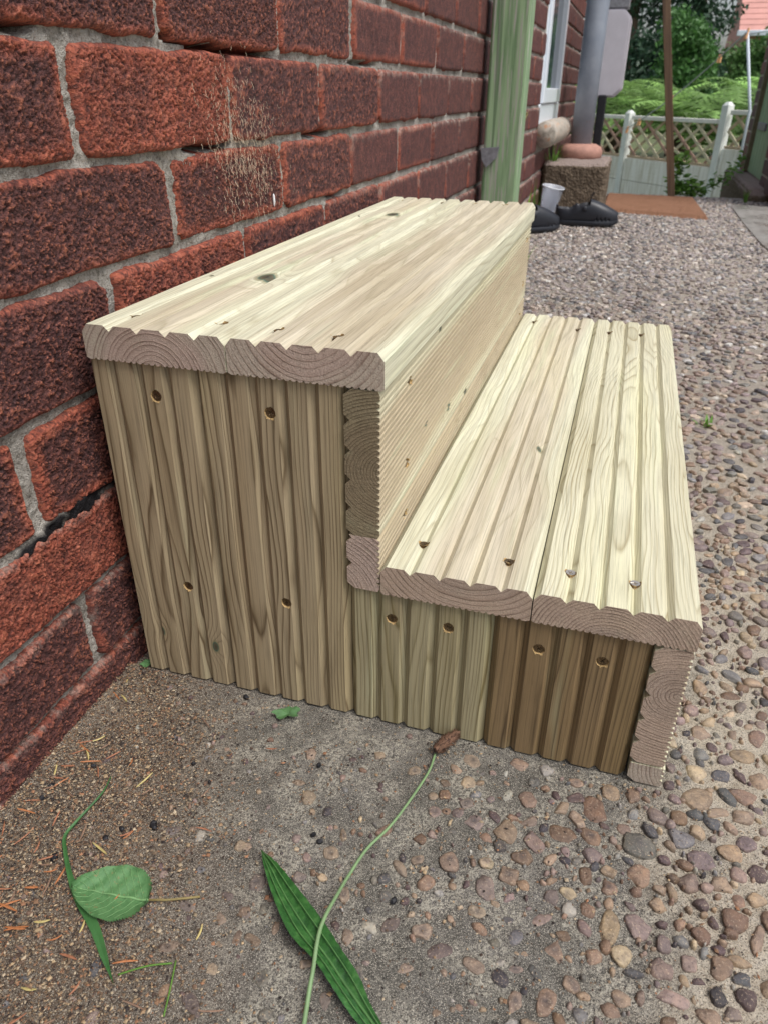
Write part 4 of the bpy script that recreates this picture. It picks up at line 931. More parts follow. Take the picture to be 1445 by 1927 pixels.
me = bpy.data.meshes.new('rim'); R_ = .0475; V = []; F = []
for k in range(36):
    for j in range(8):
        a = 2*math.pi*k/36; b = 2*math.pi*j/8; V.append(((R_+.0022*math.cos(b))*math.cos(a), (R_+.0022*math.cos(b))*math.sin(a), .1315+.0022*math.sin(b)))
for k in range(36):
    for j in range(8): F.append((k*8+j, ((k+1) % 36)*8+j, ((k+1) % 36)*8+(j+1) % 8, k*8+(j+1) % 8))
me.from_pydata(V, [], F); me.polygons.foreach_set('use_smooth', [True]*len(me.polygons))
link('rim', me, cup, NT('milky_rim').fin(srgb(205, 208, 214), .3))

# ------------------------------------------------------------------ doormat
s = NT('coir'); p = s.pos(); n = s.noise(p, 500, 4, .7)
m_mat = s.fin(s.mix(.5, s.ramp(n, [(.3, srgb(96, 70, 54)), (.65, srgb(158, 118, 94))]), s.ramp(s.noise(p, 12, 3), [(.3, (.7, .66, .6, 1)), (.7, (1, 1, 1, 1))]), 'MULTIPLY'), .95, s.bump(n, .9, .004), .1)
bm = bmesh.new(); q = [(.262, 3.50), (.742, 3.36), (.715, 4.12), (.262, 4.16)]
N = 40; g = {}
for i in range(N+1):
    for j in range(N+1):
        a, b = i/N, j/N
        x = (q[0][0]*(1-a)+q[1][0]*a)*(1-b)+(q[3][0]*(1-a)+q[2][0]*a)*b; y = (q[0][1]*(1-a)+q[1][1]*a)*(1-b)+(q[3][1]*(1-a)+q[2][1]*a)*b
        e = min(a, 1-a, b, 1-b)
        g[i, j] = bm.verts.new((x+random.uniform(-.002, .002), y+random.uniform(-.002, .002), (.016 if e > 0 else .0)+random.uniform(-.0015, .0015)))
for i in range(N):
    for j in range(N): bm.faces.new((g[i, j], g[i+1, j], g[i+1, j+1], g[i, j+1]))
o = link('doormat', bmmesh('doormat', bm), None, m_mat); tag(o, 'brown coir doormat lying on the pebbled path beyond the clogs', 'doormat')

# ------------------------------------------------------------------ clothes prop
m_prop = NT('prop_timber'); p = m_prop.obj(); x, y, z = m_prop.sep(p)
st = m_prop.comb(m_prop.math('MULTIPLY', x, 90), m_prop.math('MULTIPLY', y, 90), m_prop.math('MULTIPLY', z, 5))
m_prop = m_prop.fin(m_prop.ramp(m_prop.noise(st, 1.0, 4), [(.3, srgb(78, 60, 44)), (.7, srgb(118, 94, 70))]), .7)
pr_ = empty('clothes_prop', (.603, 4.20, .0), 0, 'thin brown wooden clothes prop standing upright by the doormat', 'clothes prop')
bm = bmesh.new(); box(bm, -.019, .019, -.019, .019, 0, 2.2, .003)
for v in bm.verts: v.co.x *= 1; 
o = link('pole', bmmesh('pole', bm), pr_, m_prop); pr_.rotation_euler = (math.radians(1.5), math.radians(-12.0), 0)

# ------------------------------------------------------------------ fence
m_post = simple('pale_concrete_post', srgb(214, 217, 210), .8, 14, .12)
s = NT('pale_gravel_board'); p = s.obj(); x, y, z = s.sep(p)
br = s.n('TexBrick'); s.l(s.comb(x, z, 0), br.inputs['Vector']); br.inputs['Scale'].default_value = 9; br.inputs['Mortar Size'].default_value = .03
c = s.ramp(s.noise(s.comb(s.math('MULTIPLY', x, 26), y, s.math('MULTIPLY', z, 3)), 1.0, 4), [(.3, srgb(200, 195, 176)), (.6, srgb(234, 232, 222)), (.8, srgb(240, 240, 232))])
m_gb = s.fin(c, .85, s.bump(s.math('SUBTRACT', 1, br.outputs['Fac']), .8, .01), .2)
def slat_mat(nm, a, b): return simple(nm, srgb(*a), .8, 30, .25)
m_sl = [simple('trellis_brown', srgb(176, 156, 128), .85, 30, .2), simple('trellis_red', srgb(166, 134, 116), .85, 30, .2), simple('trellis_pale', srgb(194, 184, 154), .85, 30, .2)]
m_rail = simple('weathered_rail', srgb(216, 214, 204), .85, 20, .12)
fence = empty('trellis_fence', (0, 0, 0), 0, 'concrete post fence with diamond trellis over pale gravel boards beyond the path', 'fence')
def fbox(name, A, B, u0, u1, w0, w1, z0, z1, mat, bev=.004):
    """box in fence run A->B; u along run in metres, w across"""
    d = Vector((B[0]-A[0], B[1]-A[1], 0)); d.normalize(); nrm = Vector((-d.y, d.x, 0))
    bm = bmesh.new(); box(bm, u0, u1, w0, w1, z0, z1, bev)
    o = link(name, bmmesh(name, bm), fence, mat); ang = math.atan2(d.y, d.x)
    o.location = (A[0], A[1], 0); o.rotation_euler = (0, 0, ang); return o
RUNS = [((-.72, 9.50), (.264, 8.30), .30, -.075), ((.264, 8.30), (1.075, 7.30), .30, -.075), ((1.075, 7.30), (1.90, 6.28), .375, .08)]
for ri, (A, B, zt, zb) in enumerate(RUNS):
    Lr = math.hypot(B[0]-A[0], B[1]-A[1])
    fbox('top_rail', A, B, .06, Lr-.06, -.022, .022, zt-.035, zt, m_rail)
    fbox('bottom_rail', A, B, .06, Lr-.06, -.016, .016, zb, zb+.022, m_sl[0])
    hT = zt-.036; hB = zb+.023; H = hT-hB; run = H*1.4 if ri < 2 else H*1.3; stp = .175 if ri < 2 else .21
    k = -run
    j = 0
    while k < Lr:
        for sgn in (1, -1):
            a0 = k; a1 = k+run
            if sgn == -1: a0, a1 = a1, a0
            za, zb_ = hB, hT
            # clip to the bay
            def cl(a0, za, a1, zb_):
                P = [(a0, za), (a1, zb_)]
                lo, hi = .06, Lr-.06
                if max(a0, a1) <= lo or min(a0, a1) >= hi: return None
                out = []
                for (a, z), (a2, z2) in ((P[0], P[1]), (P[1], P[0])):
                    if a < lo: t = (lo-a)/(a2-a); a, z = lo, z+(z2-z)*t
                    if a > hi: t = (hi-a)/(a2-a); a, z = hi, z+(z2-z)*t
                    out.append((a, z))
                return out
            c2 = cl(a0, za, a1, zb_)
            if not c2 or abs(c2[0][0]-c2[1][0]) < .03: continue
            (ua, z1), (ub, z2) = c2
            if ri == 1 and sgn == -1 and j == 5: z1 += .02; z2 -= .09   # a slat that has slipped
            ln = math.hypot(ub-ua, z2-z1); bm = bmesh.new(); box(bm, -ln/2, ln/2, -.005, .005, -.013, .013, .002)
            o = link('trellis_slat', bmmesh('trellis_slat', bm), fence, random.choice(m_sl))
            d = Vector((B[0]-A[0], B[1]-A[1], 0)).normalized(); nrm = Vector((-d.y, d.x, 0))
            mid = Vector((A[0], A[1], 0))+d*((ua+ub)/2)+Vector((0, 0, (z1+z2)/2))+nrm*(.0055*sgn)
            xd = (d*(ub-ua)+Vector((0, 0, z2-z1))).normalized(); yd = nrm; zd = xd.cross(yd)
            o.matrix_local = Matrix(((xd.x, yd.x, zd.x, mid.x), (xd.y, yd.y, zd.y, mid.y), (xd.z, yd.z, zd.z, mid.z), (0, 0, 0, 1)))
        k += stp; j += 1
    z = zb-.004; 
    while z > -.6:
        fbox('gravel_board', A, B, .05, Lr-.05, -.025, .025, z-.205, z, m_gb, .003).scale.x = 1
        z -= .209
for (x, y), zt in ((RUNS[0][0], .33), (RUNS[0][1], .345), (RUNS[1][1], .435), (RUNS[2][1], .435)):
    bm = bmesh.new(); box(bm, -.036, .036, -.036, .036, -.66, zt-.022, .004)
    vs = bmesh.ops.create_cone(bm, cap_ends=True, segments=4, radius1=.040, radius2=.02, depth=.022, matrix=Matrix.Translation((0, 0, zt-.0105))@Matrix.Rotation(math.pi/4, 4, 'Z'))
    o = link('fence_post', bmmesh('fence_post', bm), fence, m_post, (x, y, 0), (0, 0, math.radians(-50)))

# ------------------------------------------------------------------ outbuilding on the right
ob = empty('outbuilding', (0, 0, 0), 0, 'brick outbuilding with a green boarded door at the right edge', 'outbuilding')
m_b2 = simple('smooth_dark_brick', srgb(112, 74, 66), .8, 24, .3, .4, .003); m_b3 = simple('purple_brick', srgb(92, 68, 66), .8, 24, .3, .4, .003)
m_mo2 = simple('pale_mortar', srgb(176, 168, 154), .9)
def pier(y0, y1, z0):
    bm = bmesh.new(); box(bm, 1.066, 1.30, y0+.004, y1-.004, z0, 1.6); link('mortar', bmmesh('mortar', bm), ob, m_mo2)
    z = z0; r = 0
    while z < 1.0:
        y = y0; first = (y1-y0)*.5 if r % 2 else 0
        segs = [(y0, y1)] if y1-y0 < .3 else ([(y0, y0+.225), (y0+.235, y1)] if r % 2 else [(y0, y0+.11), (y0+.12, y0+.345), (y0+.355, y1)])
        for a, b in segs:
            if b-a < .05: continue
            bm = bmesh.new(); box(bm, 1.058+random.random()*.003, 1.294, a, b, z, z+.066, .004); link('brick', bmmesh('brick', bm), ob, random.choice((m_b2, m_b3)))
        z += .078; r += 1
pier(5.22, 5.46, -.02); pier(3.9, 4.42, .04)
m_door = paint_wood('faded_green_boards', srgb(120, 146, 112), srgb(142, 168, 130), srgb(152, 170, 140), .5)
dr = empty('door', (1.075, 4.43, .07)); dr.parent = ob
for k in range(6):
    bm = bmesh.new(); box(bm, 0, .03, .012+k*.118, .012+k*.118+.114, 0, 1.5, .004); link('door_board', bmmesh('door_board', bm), dr, m_door)
bm = bmesh.new(); box(bm, -.012, 0, .30, .62, .24, .28, .003); link('hinge', bmmesh('hinge', bm), dr, m_grey_metal)
bm = bmesh.new(); box(bm, 1.052, 1.17, 5.155, 5.215, .07, 1.6, .004); link('door_frame', bmmesh('door_frame', bm), ob, simple('dark_frame_timber', srgb(104, 96, 74), .8))
pl = lumpy_box('plinth', .97, 1.40, 4.14, 5.5, -.62, .062, .03, .007, m_block, 77, ob)

# ------------------------------------------------------------------ washing line, its post and pegs
m_white = simple('white_painted_metal', srgb(196, 204, 212), .4, 10, .06)
wp = empty('line_post', (1.19, 7.02, -.62), 0, 'slim white metal washing line post behind the fence', 'post')
tube('post_tube', [(0.045, 0, 0), (.03, 0, 1.0), (-.115, -.02, 1.545)], .012, m_white, wp, 10)
tube('cross_arm', [(-.10, -.02, 1.525), (.10, -.02, 1.56)], .007, m_white, wp, 8)
Lp = Vector((1.078, 7.0, .925)); Lq = Vector((.262, 8.15, .190))
pts = [Lp.lerp(Lq, t)+Vector((0, 0, -.05*math.sin(math.pi*t))) for t in [i/16 for i in range(17)]]
o = tube('washing_line', pts, .0055, simple('grey_cord', srgb(150, 156, 152), .8), None, 6)
tag(o, 'grey washing line sagging from the white post down to the trellis fence', 'washing line')
m_peg = simple('peg_wood', srgb(226, 168, 118), .7, 40, .1)
def peg(t, label, sc=1.0, rz=0.0):
    p0 = pts[int(t*16)]
    r = empty('clothes_peg', p0, rz, label, 'clothes peg', 'wooden pegs on the washing line')
    for sg in (-1, 1):
        bm = bmesh.new(); box(bm, -.006, .006, -.006+sg*.008, .006+sg*.008, -.055*sc, .02*sc, .002)
        o = link('peg_half', bmmesh('peg_half', bm), r, m_peg); o.rotation_euler = (sg*.12, .2, 0)
    tube('spring', [(-.008, 0, 0), (.008, 0, 0)], .006, m_grey_metal, r, 6)
peg(.06, 'large pale peg at the top of the washing line by the white post', 1.0, .3)
peg(.19, 'peg just below the top of the washing line', .8, .8); peg(.62, 'peg partway down the line in front of the bracken', .8, .2); peg(.88, 'peg near the fence rail at the low end of the line', .8, .9); peg(1.0, 'lowest peg at the fence post end of the line', .8, .5)

# ------------------------------------------------------------------ plants by the wall
def leafmat(name, c1, c2, tr=.3, rough=.5):
    s = NT(name); p = s.pos(); c = s.ramp(s.noise(p, 6, 4, .6), [(.3, c1), (.7, c2)])
    s.b.inputs['Transmission Weight'].default_value = 0
    tb = s.n('BsdfTranslucent'); s.l(c, tb.inputs[0]); mx = s.n('MixShader'); mx.inputs[0].default_value = tr
    s.fin(c, rough, None, .3); s.l(s.b.outputs[0], mx.inputs[1]); s.l(tb.outputs[0], mx.inputs[2]); s.l(mx.outputs[0], s.out.inputs[0]); return s.m
m_grass = leafmat('fresh_grass', srgb(84, 128, 52), srgb(124, 160, 74))
def blade(V, F, p, d, ln, wd, droop=.6, seg=5):
    d = Vector(d).normalized(); side = d.cross(Vector((0, 0, 1)));
    side = side.normalized() if side.length > .05 else Vector((1, 0, 0))
    q = Vector(p); n0 = len(V)
    for i in range(seg+1):
        t = i/seg; w_ = wd*(1-t**1.6)*.5+.0002
        V.append(q-side*w_); V.append(q+side*w_)
        q = q+d*ln/seg; d = (d+Vector((0, 0, -droop/seg))).normalized()
    for i in range(seg): F.append((n0+2*i, n0+2*i+1, n0+2*i+3, n0+2*i+2))
def tuft(name, loc, n, h, label, cat, wd=.006, spread=.5, mat=None, group=None):
    V = []; F = []
    for i in range(n):
        a = random.uniform(0, 6.28); r = random.uniform(0, .02)
        blade(V, F, (r*math.cos(a), r*math.sin(a), 0), (math.cos(a)*spread*random.random(), math.sin(a)*spread*random.random(), 1), h*random.uniform(.4, 1), wd*random.uniform(.5, 1), random.uniform(.2, 1.1))
    me = bpy.data.meshes.new(name); me.from_pydata([tuple(v) for v in V], [], F)
    root = empty(name, loc, 0, label, cat, group)
    link('blades', me, root, mat or m_grass); return root
tuft('grass_tuft', (.02, 3.36, .20), 46, .13, 'tuft of green grass on the back of the concrete block under the sill', 'grass tuft', .007, .9)
tuft('grass_tuft', (-.005, 2.95, 0), 24, .20, 'grass growing up between the brick wall and the plastic cup', 'grass tuft', .006, .4)
tuft('broad_leaf_weed', (-.01, 2.72, 0), 9, .17, 'bright green broad leaved weed behind the end of the upper step', 'weed', .026, .35, leafmat('bright_weed', srgb(110, 165, 40), srgb(140, 190, 60)))
tuft('grass_tuft', (.97, 4.10, 0), 14, .09, 'small grass tuft at the corner of the outbuilding plinth', 'grass tuft', .007, .7)
tuft('path_weed', (.572, .832, 0), 9, .022, 'tiny green weed growing between the pebbles right of the lower step', 'weed', .007, 1.4)
tuft('path_weed', (.075, 2.18, 0), 16, .07, 'thin grass on the path between the steps and the nearer clog', 'weed', .003, .8)
g_ = tuft('seeding_grass', (.0, 2.30, 0), 6, .30, 'tall thin grass with pale seed heads in front of the green post', 'grass', .003, .2)
m_seed = simple('straw_seed', srgb(176, 168, 118), .8)
for (dx, dy, h, hx) in ((-.015, -.35, .33, .03), (.012, -.25, .40, .045)):
    tube('grass_stalk', [(0, dy*.3, 0), (dx, dy*.8, h*.5), (dx+hx*.3, dy, h*.8)], .0015, m_seed, g_, 5)
    V, F = [], []
    for i in range(90):
        t = i/90; c0 = Vector((dx+hx*(.3+.7*t), dy-.01*t, h*(.8+.32*t))); a = random.uniform(0, 6.28)
        n0 = len(V); d = Vector((math.cos(a), math.sin(a), .9)).normalized()*.010; sd2 = Vector((-math.sin(a), math.cos(a), 0))*.0018
        V += [c0-sd2, c0+sd2, c0+d]; F.append((n0, n0+1, n0+2))
    me = bpy.data.meshes.new('seed_head'); me.from_pydata([tuple(v) for v in V], [], F); link('seed_head', me, g_, m_seed)
# climber at the crest beside the prop
def climber():
    root = empty('climbing_weed', (.62, 4.34, -.6), 0, 'green climbing weed sprawling over the pale gravel boards by the prop', 'weed')
    P = []; st = [[(0, 0, .62), (.0, .02, .75), (.02, .05, .80)], [(0, 0, .60), (.12, .1, .60), (.25, .3, .64), (.36, .6, .70), (.45, 1.0, .76), (.52, 1.3, .80)], [(0, 0, .6), (.06, .05, .66), (.12, .1, .64)]]
    V, F = [], []
    for pl_ in st:
        tube('stem', pl_, .004, m_grass, root, 5)
        for i in range(len(pl_)-1):
            for k in range(70 if i < 2 else 34):
                q = Vector(pl_[i]).lerp(Vector(pl_[i+1]), random.random())+Vector((random.gauss(0, .022), random.gauss(0, .02), random.gauss(0, .022)))
                a = random.uniform(0, 6.28); u = Vector((math.cos(a), math.sin(a), random.uniform(-.5, .5))).normalized(); v = u.cross(Vector((random.uniform(-1, 1), random.uniform(-1, 1), 1))).normalized()
                l = random.uniform(.012, .026); n0 = len(V); V += [q-u*l, q+v*l*.6, q+u*l, q-v*l*.6]; F.append((n0, n0+1, n0+2, n0+3))
    me = bpy.data.meshes.new('leaves'); me.from_pydata([tuple(v) for v in V], [], F); link('leaves', me, root, m_grass)
climber()

# ------------------------------------------------------------------ bracken behind the fence
m_br0 = leafmat('bracken_green', srgb(112, 172, 80), srgb(190, 228, 132), .5)
s = NT('bracken_green'); c = s.n('Attribute', attribute_name='col').outputs['Color']
tb = s.n('BsdfTranslucent'); s.l(c, tb.inputs[0]); mx = s.n('MixShader'); mx.inputs[0].default_value = .45
s.fin(c, .5, None, .3); s.l(s.b.outputs[0], mx.inputs[1]); s.l(tb.outputs[0], mx.inputs[2]); s.l(mx.outputs[0], s.out.inputs[0]); m_br = s.m
def bracken():
    V, F, FC = [], [], []
    r = random.Random(5)
    for i in range(820):
        t = i/820; x = r.uniform(-2.2, 4.2); dpt = r.random()**1.3; y = 8.9-(x-.2)*.9+dpt*4.5+.3
        if y < 6.6: y = 6.6+r.random()
        hz = -.55+r.uniform(.55, 1.0)+dpt*.16; ang = r.uniform(0, 6.28)
        o = Vector((x, y, hz)); d = Vector((math.cos(ang), math.sin(ang), r.uniform(.15, .9))).normalized(); ln = r.uniform(.40, .75); fc = r.uniform(.45, 1.25)*(.6+.5*dpt) if r.random() < .8 else .3; sd_ = d.cross(Vector((0, 0, 1))).normalized(); q = o.copy()
        for k in range(13):
            s_ = k/13; pl_ = ln*.42*(1-s_)**.8*(.55+.45*min(1, s_*6))
            for sg in (-1, 1):
                tip = q+sd_*sg*pl_+d*pl_*.25+Vector((0, 0, -.25*pl_+r.uniform(-.02, .02))); wv = d*(ln/26)*.85
                # each pinna split in three toothed leaflets
                for m in range(3):
                    a0 = q.lerp(tip, m/3); a1 = q.lerp(tip, (m+1)/3+.05); w2 = wv*(1.15-m*.32)
                    n0 = len(V); V += [a0-w2, a0+w2, a1+w2*.5, a1-w2*.3]; F.append((n0, n0+1, n0+2, n0+3)); FC += [fc*(1.1-.3*m*.5)]*4
            q = q+d*ln/13; d = (d+Vector((0, 0, -.075))).normalized()
    me = mesh_np('bracken', [tuple(v) for v in V], F, False); cattr(me, 'col', np.clip(np.array(FC), .2, 1.3)[:, None]*np.array([[.36, .60, .17]]))
    o = link('bracken', me, None, m_br); o['kind'] = 'stuff'; o['label'] = 'bright green bracken filling the bank behind the trellis fence'
bracken()
# ------------------------------------------------------------------ trees
m_bark = simple('bark', srgb(74, 62, 50), .9, 8, .3, .6, .01)
def tree(loc, lobes, nleaf, mat, label, ls=.12, trunk_h=3.0, seed=1, group='trees behind the bracken'):
    root = empty('tree', loc, 0, label, 'tree', group); r = np.random.default_rng(seed)
    tube('trunk', [(0, 0, 0), (.1, .05, trunk_h*.5), (.0, .1, trunk_h)], [.16, .12, .06], m_bark, root, 10)
    Vs = []; Fs = []; n = 0
    tot = sum(l[3]**2 for l in lobes)
    for (cx, c_y, cz, R) in lobes:
        m = int(nleaf*R*R/tot); d = r.normal(size=(m, 3)); d /= np.linalg.norm(d, axis=1)[:, None]
        rad = R*(1-.45*r.random(m)**1.8); P = d*rad[:, None]*np.array([1, 1, .85])
        keep = fbm((P+np.array([cx, c_y, cz]))*1.9, 2, seed) > .40+.10*np.clip((P[:, 2]+cz-1.9)/1.2, 0, 1)
        P = P[keep]+np.array([cx, c_y, cz]); P = P+(r.random(P.shape)-.5)*.25; m = len(P)
        u = r.normal(size=(m, 3)); u /= np.linalg.norm(u, axis=1)[:, None]; v = np.cross(u, r.normal(size=(m, 3))); v /= np.linalg.norm(v, axis=1)[:, None]
        l = (ls*(.5+r.random(m)))[:, None]
        q = np.stack([P-u*l, P+v*l*.45, P+u*l, P-v*l*.45], 1).reshape(-1, 3); Vs.append(q)
        Fs.append(np.arange(m*4).reshape(-1, 4)+n); n += m*4
    me = mesh_np('crown', np.concatenate(Vs), np.concatenate(Fs), False); link('crown', me, root, mat)
    for k in range(4):
        l = lobes[k % len(lobes)]; tube('limb', [(0, .05, trunk_h*.55), (l[0]*.5, l[1]*.5, (trunk_h*.6+l[2])/2), (l[0], l[1], l[2])], [.07, .05, .02], m_bark, root, 6)
m_t1 = leafmat('dark_evergreen', srgb(38, 60, 46), srgb(62, 88, 64), .15, .45); m_t2 = leafmat('mid_green', srgb(64, 98, 52), srgb(104, 140, 76), .25); m_t3 = leafmat('fresh_green', srgb(58, 92, 50), srgb(92, 134, 70), .25)
R1 = lambda *a: [a]
def lob(n, sx, sy, z0, z1, R, seed):
    r = random.Random(seed); return [(r.uniform(-sx, sx), r.uniform(-sy, sy), r.uniform(z0, z1), R*r.uniform(.7, 1.15)) for _ in range(n)]
tree((-.1, 15.5, -.6), lob(20, .75, .8, 1.2, 5.6, .62, 3), 52000, m_t1, 'dark dense tree behind the bracken, to the left of the prop', .048, 3.4, 3)
tree((1.05, 16.5, -.6), lob(20, .55, .8, 1.1, 5.6, .60, 7), 46000, m_t1, 'dark tree behind the washing line with bright gaps in its top', .048, 3.4, 9)
tree((.95, 13.0, -.6), lob(8, .24, .3, 1.0, 2.0, .34, 9), 16000, m_t3, 'fresh green bushy tree standing forward in the middle beyond the prop', .036, 1.8, 15)
tree((2.45, 17.5, -.6), lob(9, .55, .6, .8, 1.75, .5, 19), 16000, m_t2, 'lower mid green tree at the right below the far house', .045, 1.8, 25)
0 and tree((-1.9, 17.0, -.6), lob(12, 1.2, 1.0, .8, 5.2, 1.1, 29), 12000, m_t1, 'dark tree furthest left behind the house wall', .09, 3.0, 35)
# ------------------------------------------------------------------ far house
fh = empty('far_house', (3.2, 30, -.6), 0, 'far brick house with a red tiled roof and white gutter at the top right', 'house')
m_fb = simple('far_brick', srgb(168, 128, 112), .9, 3, .12); m_rf = simple('far_roof_tiles', srgb(190, 140, 130), .9, 2, .1); m_wp = simple('far_white', srgb(206, 214, 222), .6, 2, .03)
bm = bmesh.new(); box(bm, 0, 9, .5, 8, 0, 2.75); link('walls', bmmesh('walls', bm), fh, m_fb)
roof = empty('roof', (0, 0, 0)); roof.parent = fh
# tile courses laid up the slope
for k in range(20):
    bm = bmesh.new(); y = .1+k*.2; z = 2.82+k*.165; box(bm, -.25, 9.2, y, y+.30, z, z+.05, .01)
    for v in bm.verts: v.co.z += (v.co.y-y)*.70
    link('tile_course', bmmesh('tile_course', bm), roof, m_rf)
bm = bmesh.new(); f = [(-.0, .5, 2.75), (9, .5, 2.75), (9, 4.2, 6.0), (0, 4.2, 6.0), (0, 8, 2.75), (9, 8, 2.75)]; v = [bm.verts.new(q) for q in f]
for q in ((0, 1, 2, 3), (3, 2, 5, 4), (0, 3, 4), (1, 5, 2)): bm.faces.new([v[i] for i in q])
link('roof_deck', bmmesh('roof_deck', bm), roof, m_rf)
barbox('gutter', fh, m_wp, (-.3, 9.2, -.02, .10, 2.70, 2.86), bev=.02)
wf = barbox('window', fh, m_wp, (.72, 2.3, .44, .50, 1.55, 2.62), bev=.02)
barbox('window_pane', wf, NT('far_glass').fin(srgb(150, 165, 178), .15), (.84, 1.48, .425, .45, 1.66, 2.5), (1.56, 2.2, .425, .45, 1.66, 2.5), bev=0)
# ------------------------------------------------------------------ fallen leaves and litter on the path
def flat_leaf(name, pts_l, pts_r, pts_c, rise, label, cat, mat, mrib, z0=.003, ribs=()):
    """leaf between two edge curves and a midrib (lists of xy)"""
    root = empty(name, (pts_c[0][0], pts_c[0][1], 0), 0, label, cat); o = Vector((pts_c[0][0], pts_c[0][1], 0))
    n = len(pts_c); V = []; F = []; m = 4
    for i in range(n):
        t = i/(n-1); zc = z0+rise(t)
        L_ = Vector((*pts_l[i], zc+.0045*math.sin(math.pi*t))); C_ = Vector((*pts_c[i], zc-.0012)); R_ = Vector((*pts_r[i], zc+.0035*math.sin(math.pi*t)))
        for k in range(m): V.append(L_.lerp(C_, k/m))
        for k in range(m+1): V.append(C_.lerp(R_, k/m))
    W_ = 2*m+1
    for i, v in enumerate(V): v.z += .0006*math.sin(i*1.7)*(1 if (i % W_) % 2 else -1); v -= o
    for i in range(n-1):
        for k in range(W_-1): F.append((i*W_+k, i*W_+k+1, (i+1)*W_+k+1, (i+1)*W_+k))
    me = bpy.data.meshes.new('leaf_blade'); me.from_pydata([tuple(v) for v in V], [], F); me.polygons.foreach_set('use_smooth', [True]*len(me.polygons))
    link('leaf_blade', me, root, mat)
    tube('midrib', [Vector((*p, z0+rise(i/(n-1))-.0004))-o for i, p in enumerate(pts_c)], [.0011*(.4+.6*i/(n-1)) for i in range(n)], mrib, root, 5)
    return root
def dens_curve(P, n):
    """Catmull-Rom resample"""
    P = [Vector((p[0], p[1], 0)) for p in P]; Q = [P[0]*2-P[1]]+P+[P[-1]*2-P[-2]]; out = []
    for j in range(n):
        u = j/(n-1)*(len(P)-1); i = min(int(u), len(P)-2); t = u-i; a, b, c, d = Q[i:i+4]
        v = .5*((2*b)+(c-a)*t+(2*a-5*b+4*c-d)*t*t+(3*b-a-3*c+d)*t*t*t); out.append((v.x, v.y))
    return out
s = NT('plantain_leaf'); p = s.pos(); n = s.noise(p, 160, 4, .6)
m_plant = s.fin(s.ramp(n, [(.3, srgb(30, 66, 30)), (.55, srgb(48, 92, 42)), (.8, srgb(78, 120, 64))]), .38, s.bump(n, .6, .0018), .5)
m_rib = simple('leaf_rib', srgb(74, 112, 62), .5)
pc = [(0.195, -0.1538), (0.2074, -0.1645), (0.2285, -0.1838), (0.2522, -0.2021), (0.2729, -0.2159), (0.2879, -0.2268), (0.3085, -0.2406), (.345, -.266)]
pl2 = [(0.195, -0.1538), (0.2040, -0.1674), (0.2210, -0.1885), (0.2430, -0.2100), (0.2655, -0.2215), (0.2820, -0.2330), (0.3007, -0.2450), (.344, -.268)]
pr2 = [(0.195, -0.1538), (0.2105, -0.1610), (0.2350, -0.1770), (0.2605, -0.1945), (0.2780, -0.2080), (0.2955, -0.2210), (0.3110, -0.2370), (.347, -.2645)]
pz = flat_leaf('plantain_leaf', dens_curve(pl2, 40), dens_curve(pr2, 40), dens_curve(pc, 40), lambda t: .004*math.sin(t*3)+.002, 'long pointed green plantain leaf lying on the pebbled concrete in front', 'leaf', m_plant, m_rib)
o0 = Vector((*pc[0], 0))
for fr in (.5,):
    for side_ in (pl2, pr2):
        q = dens_curve([(a[0]*.5+b[0]*.5, a[1]*.5+b[1]*.5) for a, b in zip(pc, side_)], 24)
        tube('vein', [Vector((x, y, .0062+.0030*math.sin(math.pi*i/23)+.004*math.sin(i/23*3)*1.0-.0008))-o0 for i, (x, y) in enumerate(q)], .00045, m_rib, pz, 4)
# ribwort stem and seed head
stp_ = [(0.2971, -0.0236), (0.2963, -0.0448), (0.2878, -0.0809), (0.2799, -0.1065), (0.2699, -0.129), (0.2649, -0.1533), (0.2627, -0.1731), (0.2613, -0.1936), (0.2624, -0.2083), (0.266, -0.2251), (0.2688, -0.2411), (0.2760, -0.275), (.285, -.31)]
rs = empty('plantain_flower', (stp_[0][0], stp_[0][1], 0), 0, 'long pale green plantain stem with a brown seed head lying across the leaf', 'stem')
q = dens_curve(stp_, 60); o1 = Vector((*stp_[0], 0))
def zs(x, y): return .004+.0105*math.exp(-((y+.205)/.04)**2)
tube('stalk', [Vector((x, y, zs(x, y)))-o1 for x, y in q], [.0010+.0006*i/59 for i in range(60)], simple('stem_green', srgb(112, 138, 96), .5, 60, .12), rs, 8)
V, F = [], []
for i in range(420):
    t = random.random(); c0 = Vector((.0133*t, .025*t, .008)); rr = .0045*math.sin(math.pi*min(.97, t*.86+.1))**.6; a = random.uniform(0, 6.28)
    ax = Vector((.0133, .025, 0)).normalized(); sd2 = Vector((ax.y, -ax.x, 0)); d = sd2*math.cos(a)+Vector((0, 0, 1))*math.sin(a); p0 = c0+d*rr
    tp = p0+d*random.uniform(.0010, .0034)+ax*random.uniform(.0005, .003); w2 = ax.cross(d)*.0009; n0 = len(V); V += [p0-w2-ax*.0006, p0+w2-ax*.0006, tp]; F.append((n0, n0+1, n0+2))
me = bpy.data.meshes.new('seed_head'); me.from_pydata([tuple(v) for v in V], [], F); link('seed_head', me, rs, simple('seed_brown', srgb(112, 84, 66), .85, 300, .4))
tube('seed_core', [(.0133*t, .025*t, .008) for t in (.0, .15, .5, .85, 1.0)], [.0015, .0036, .0043, .003, .001], simple('seed_dark', srgb(70, 50, 40), .9, 300, .3), rs, 8)
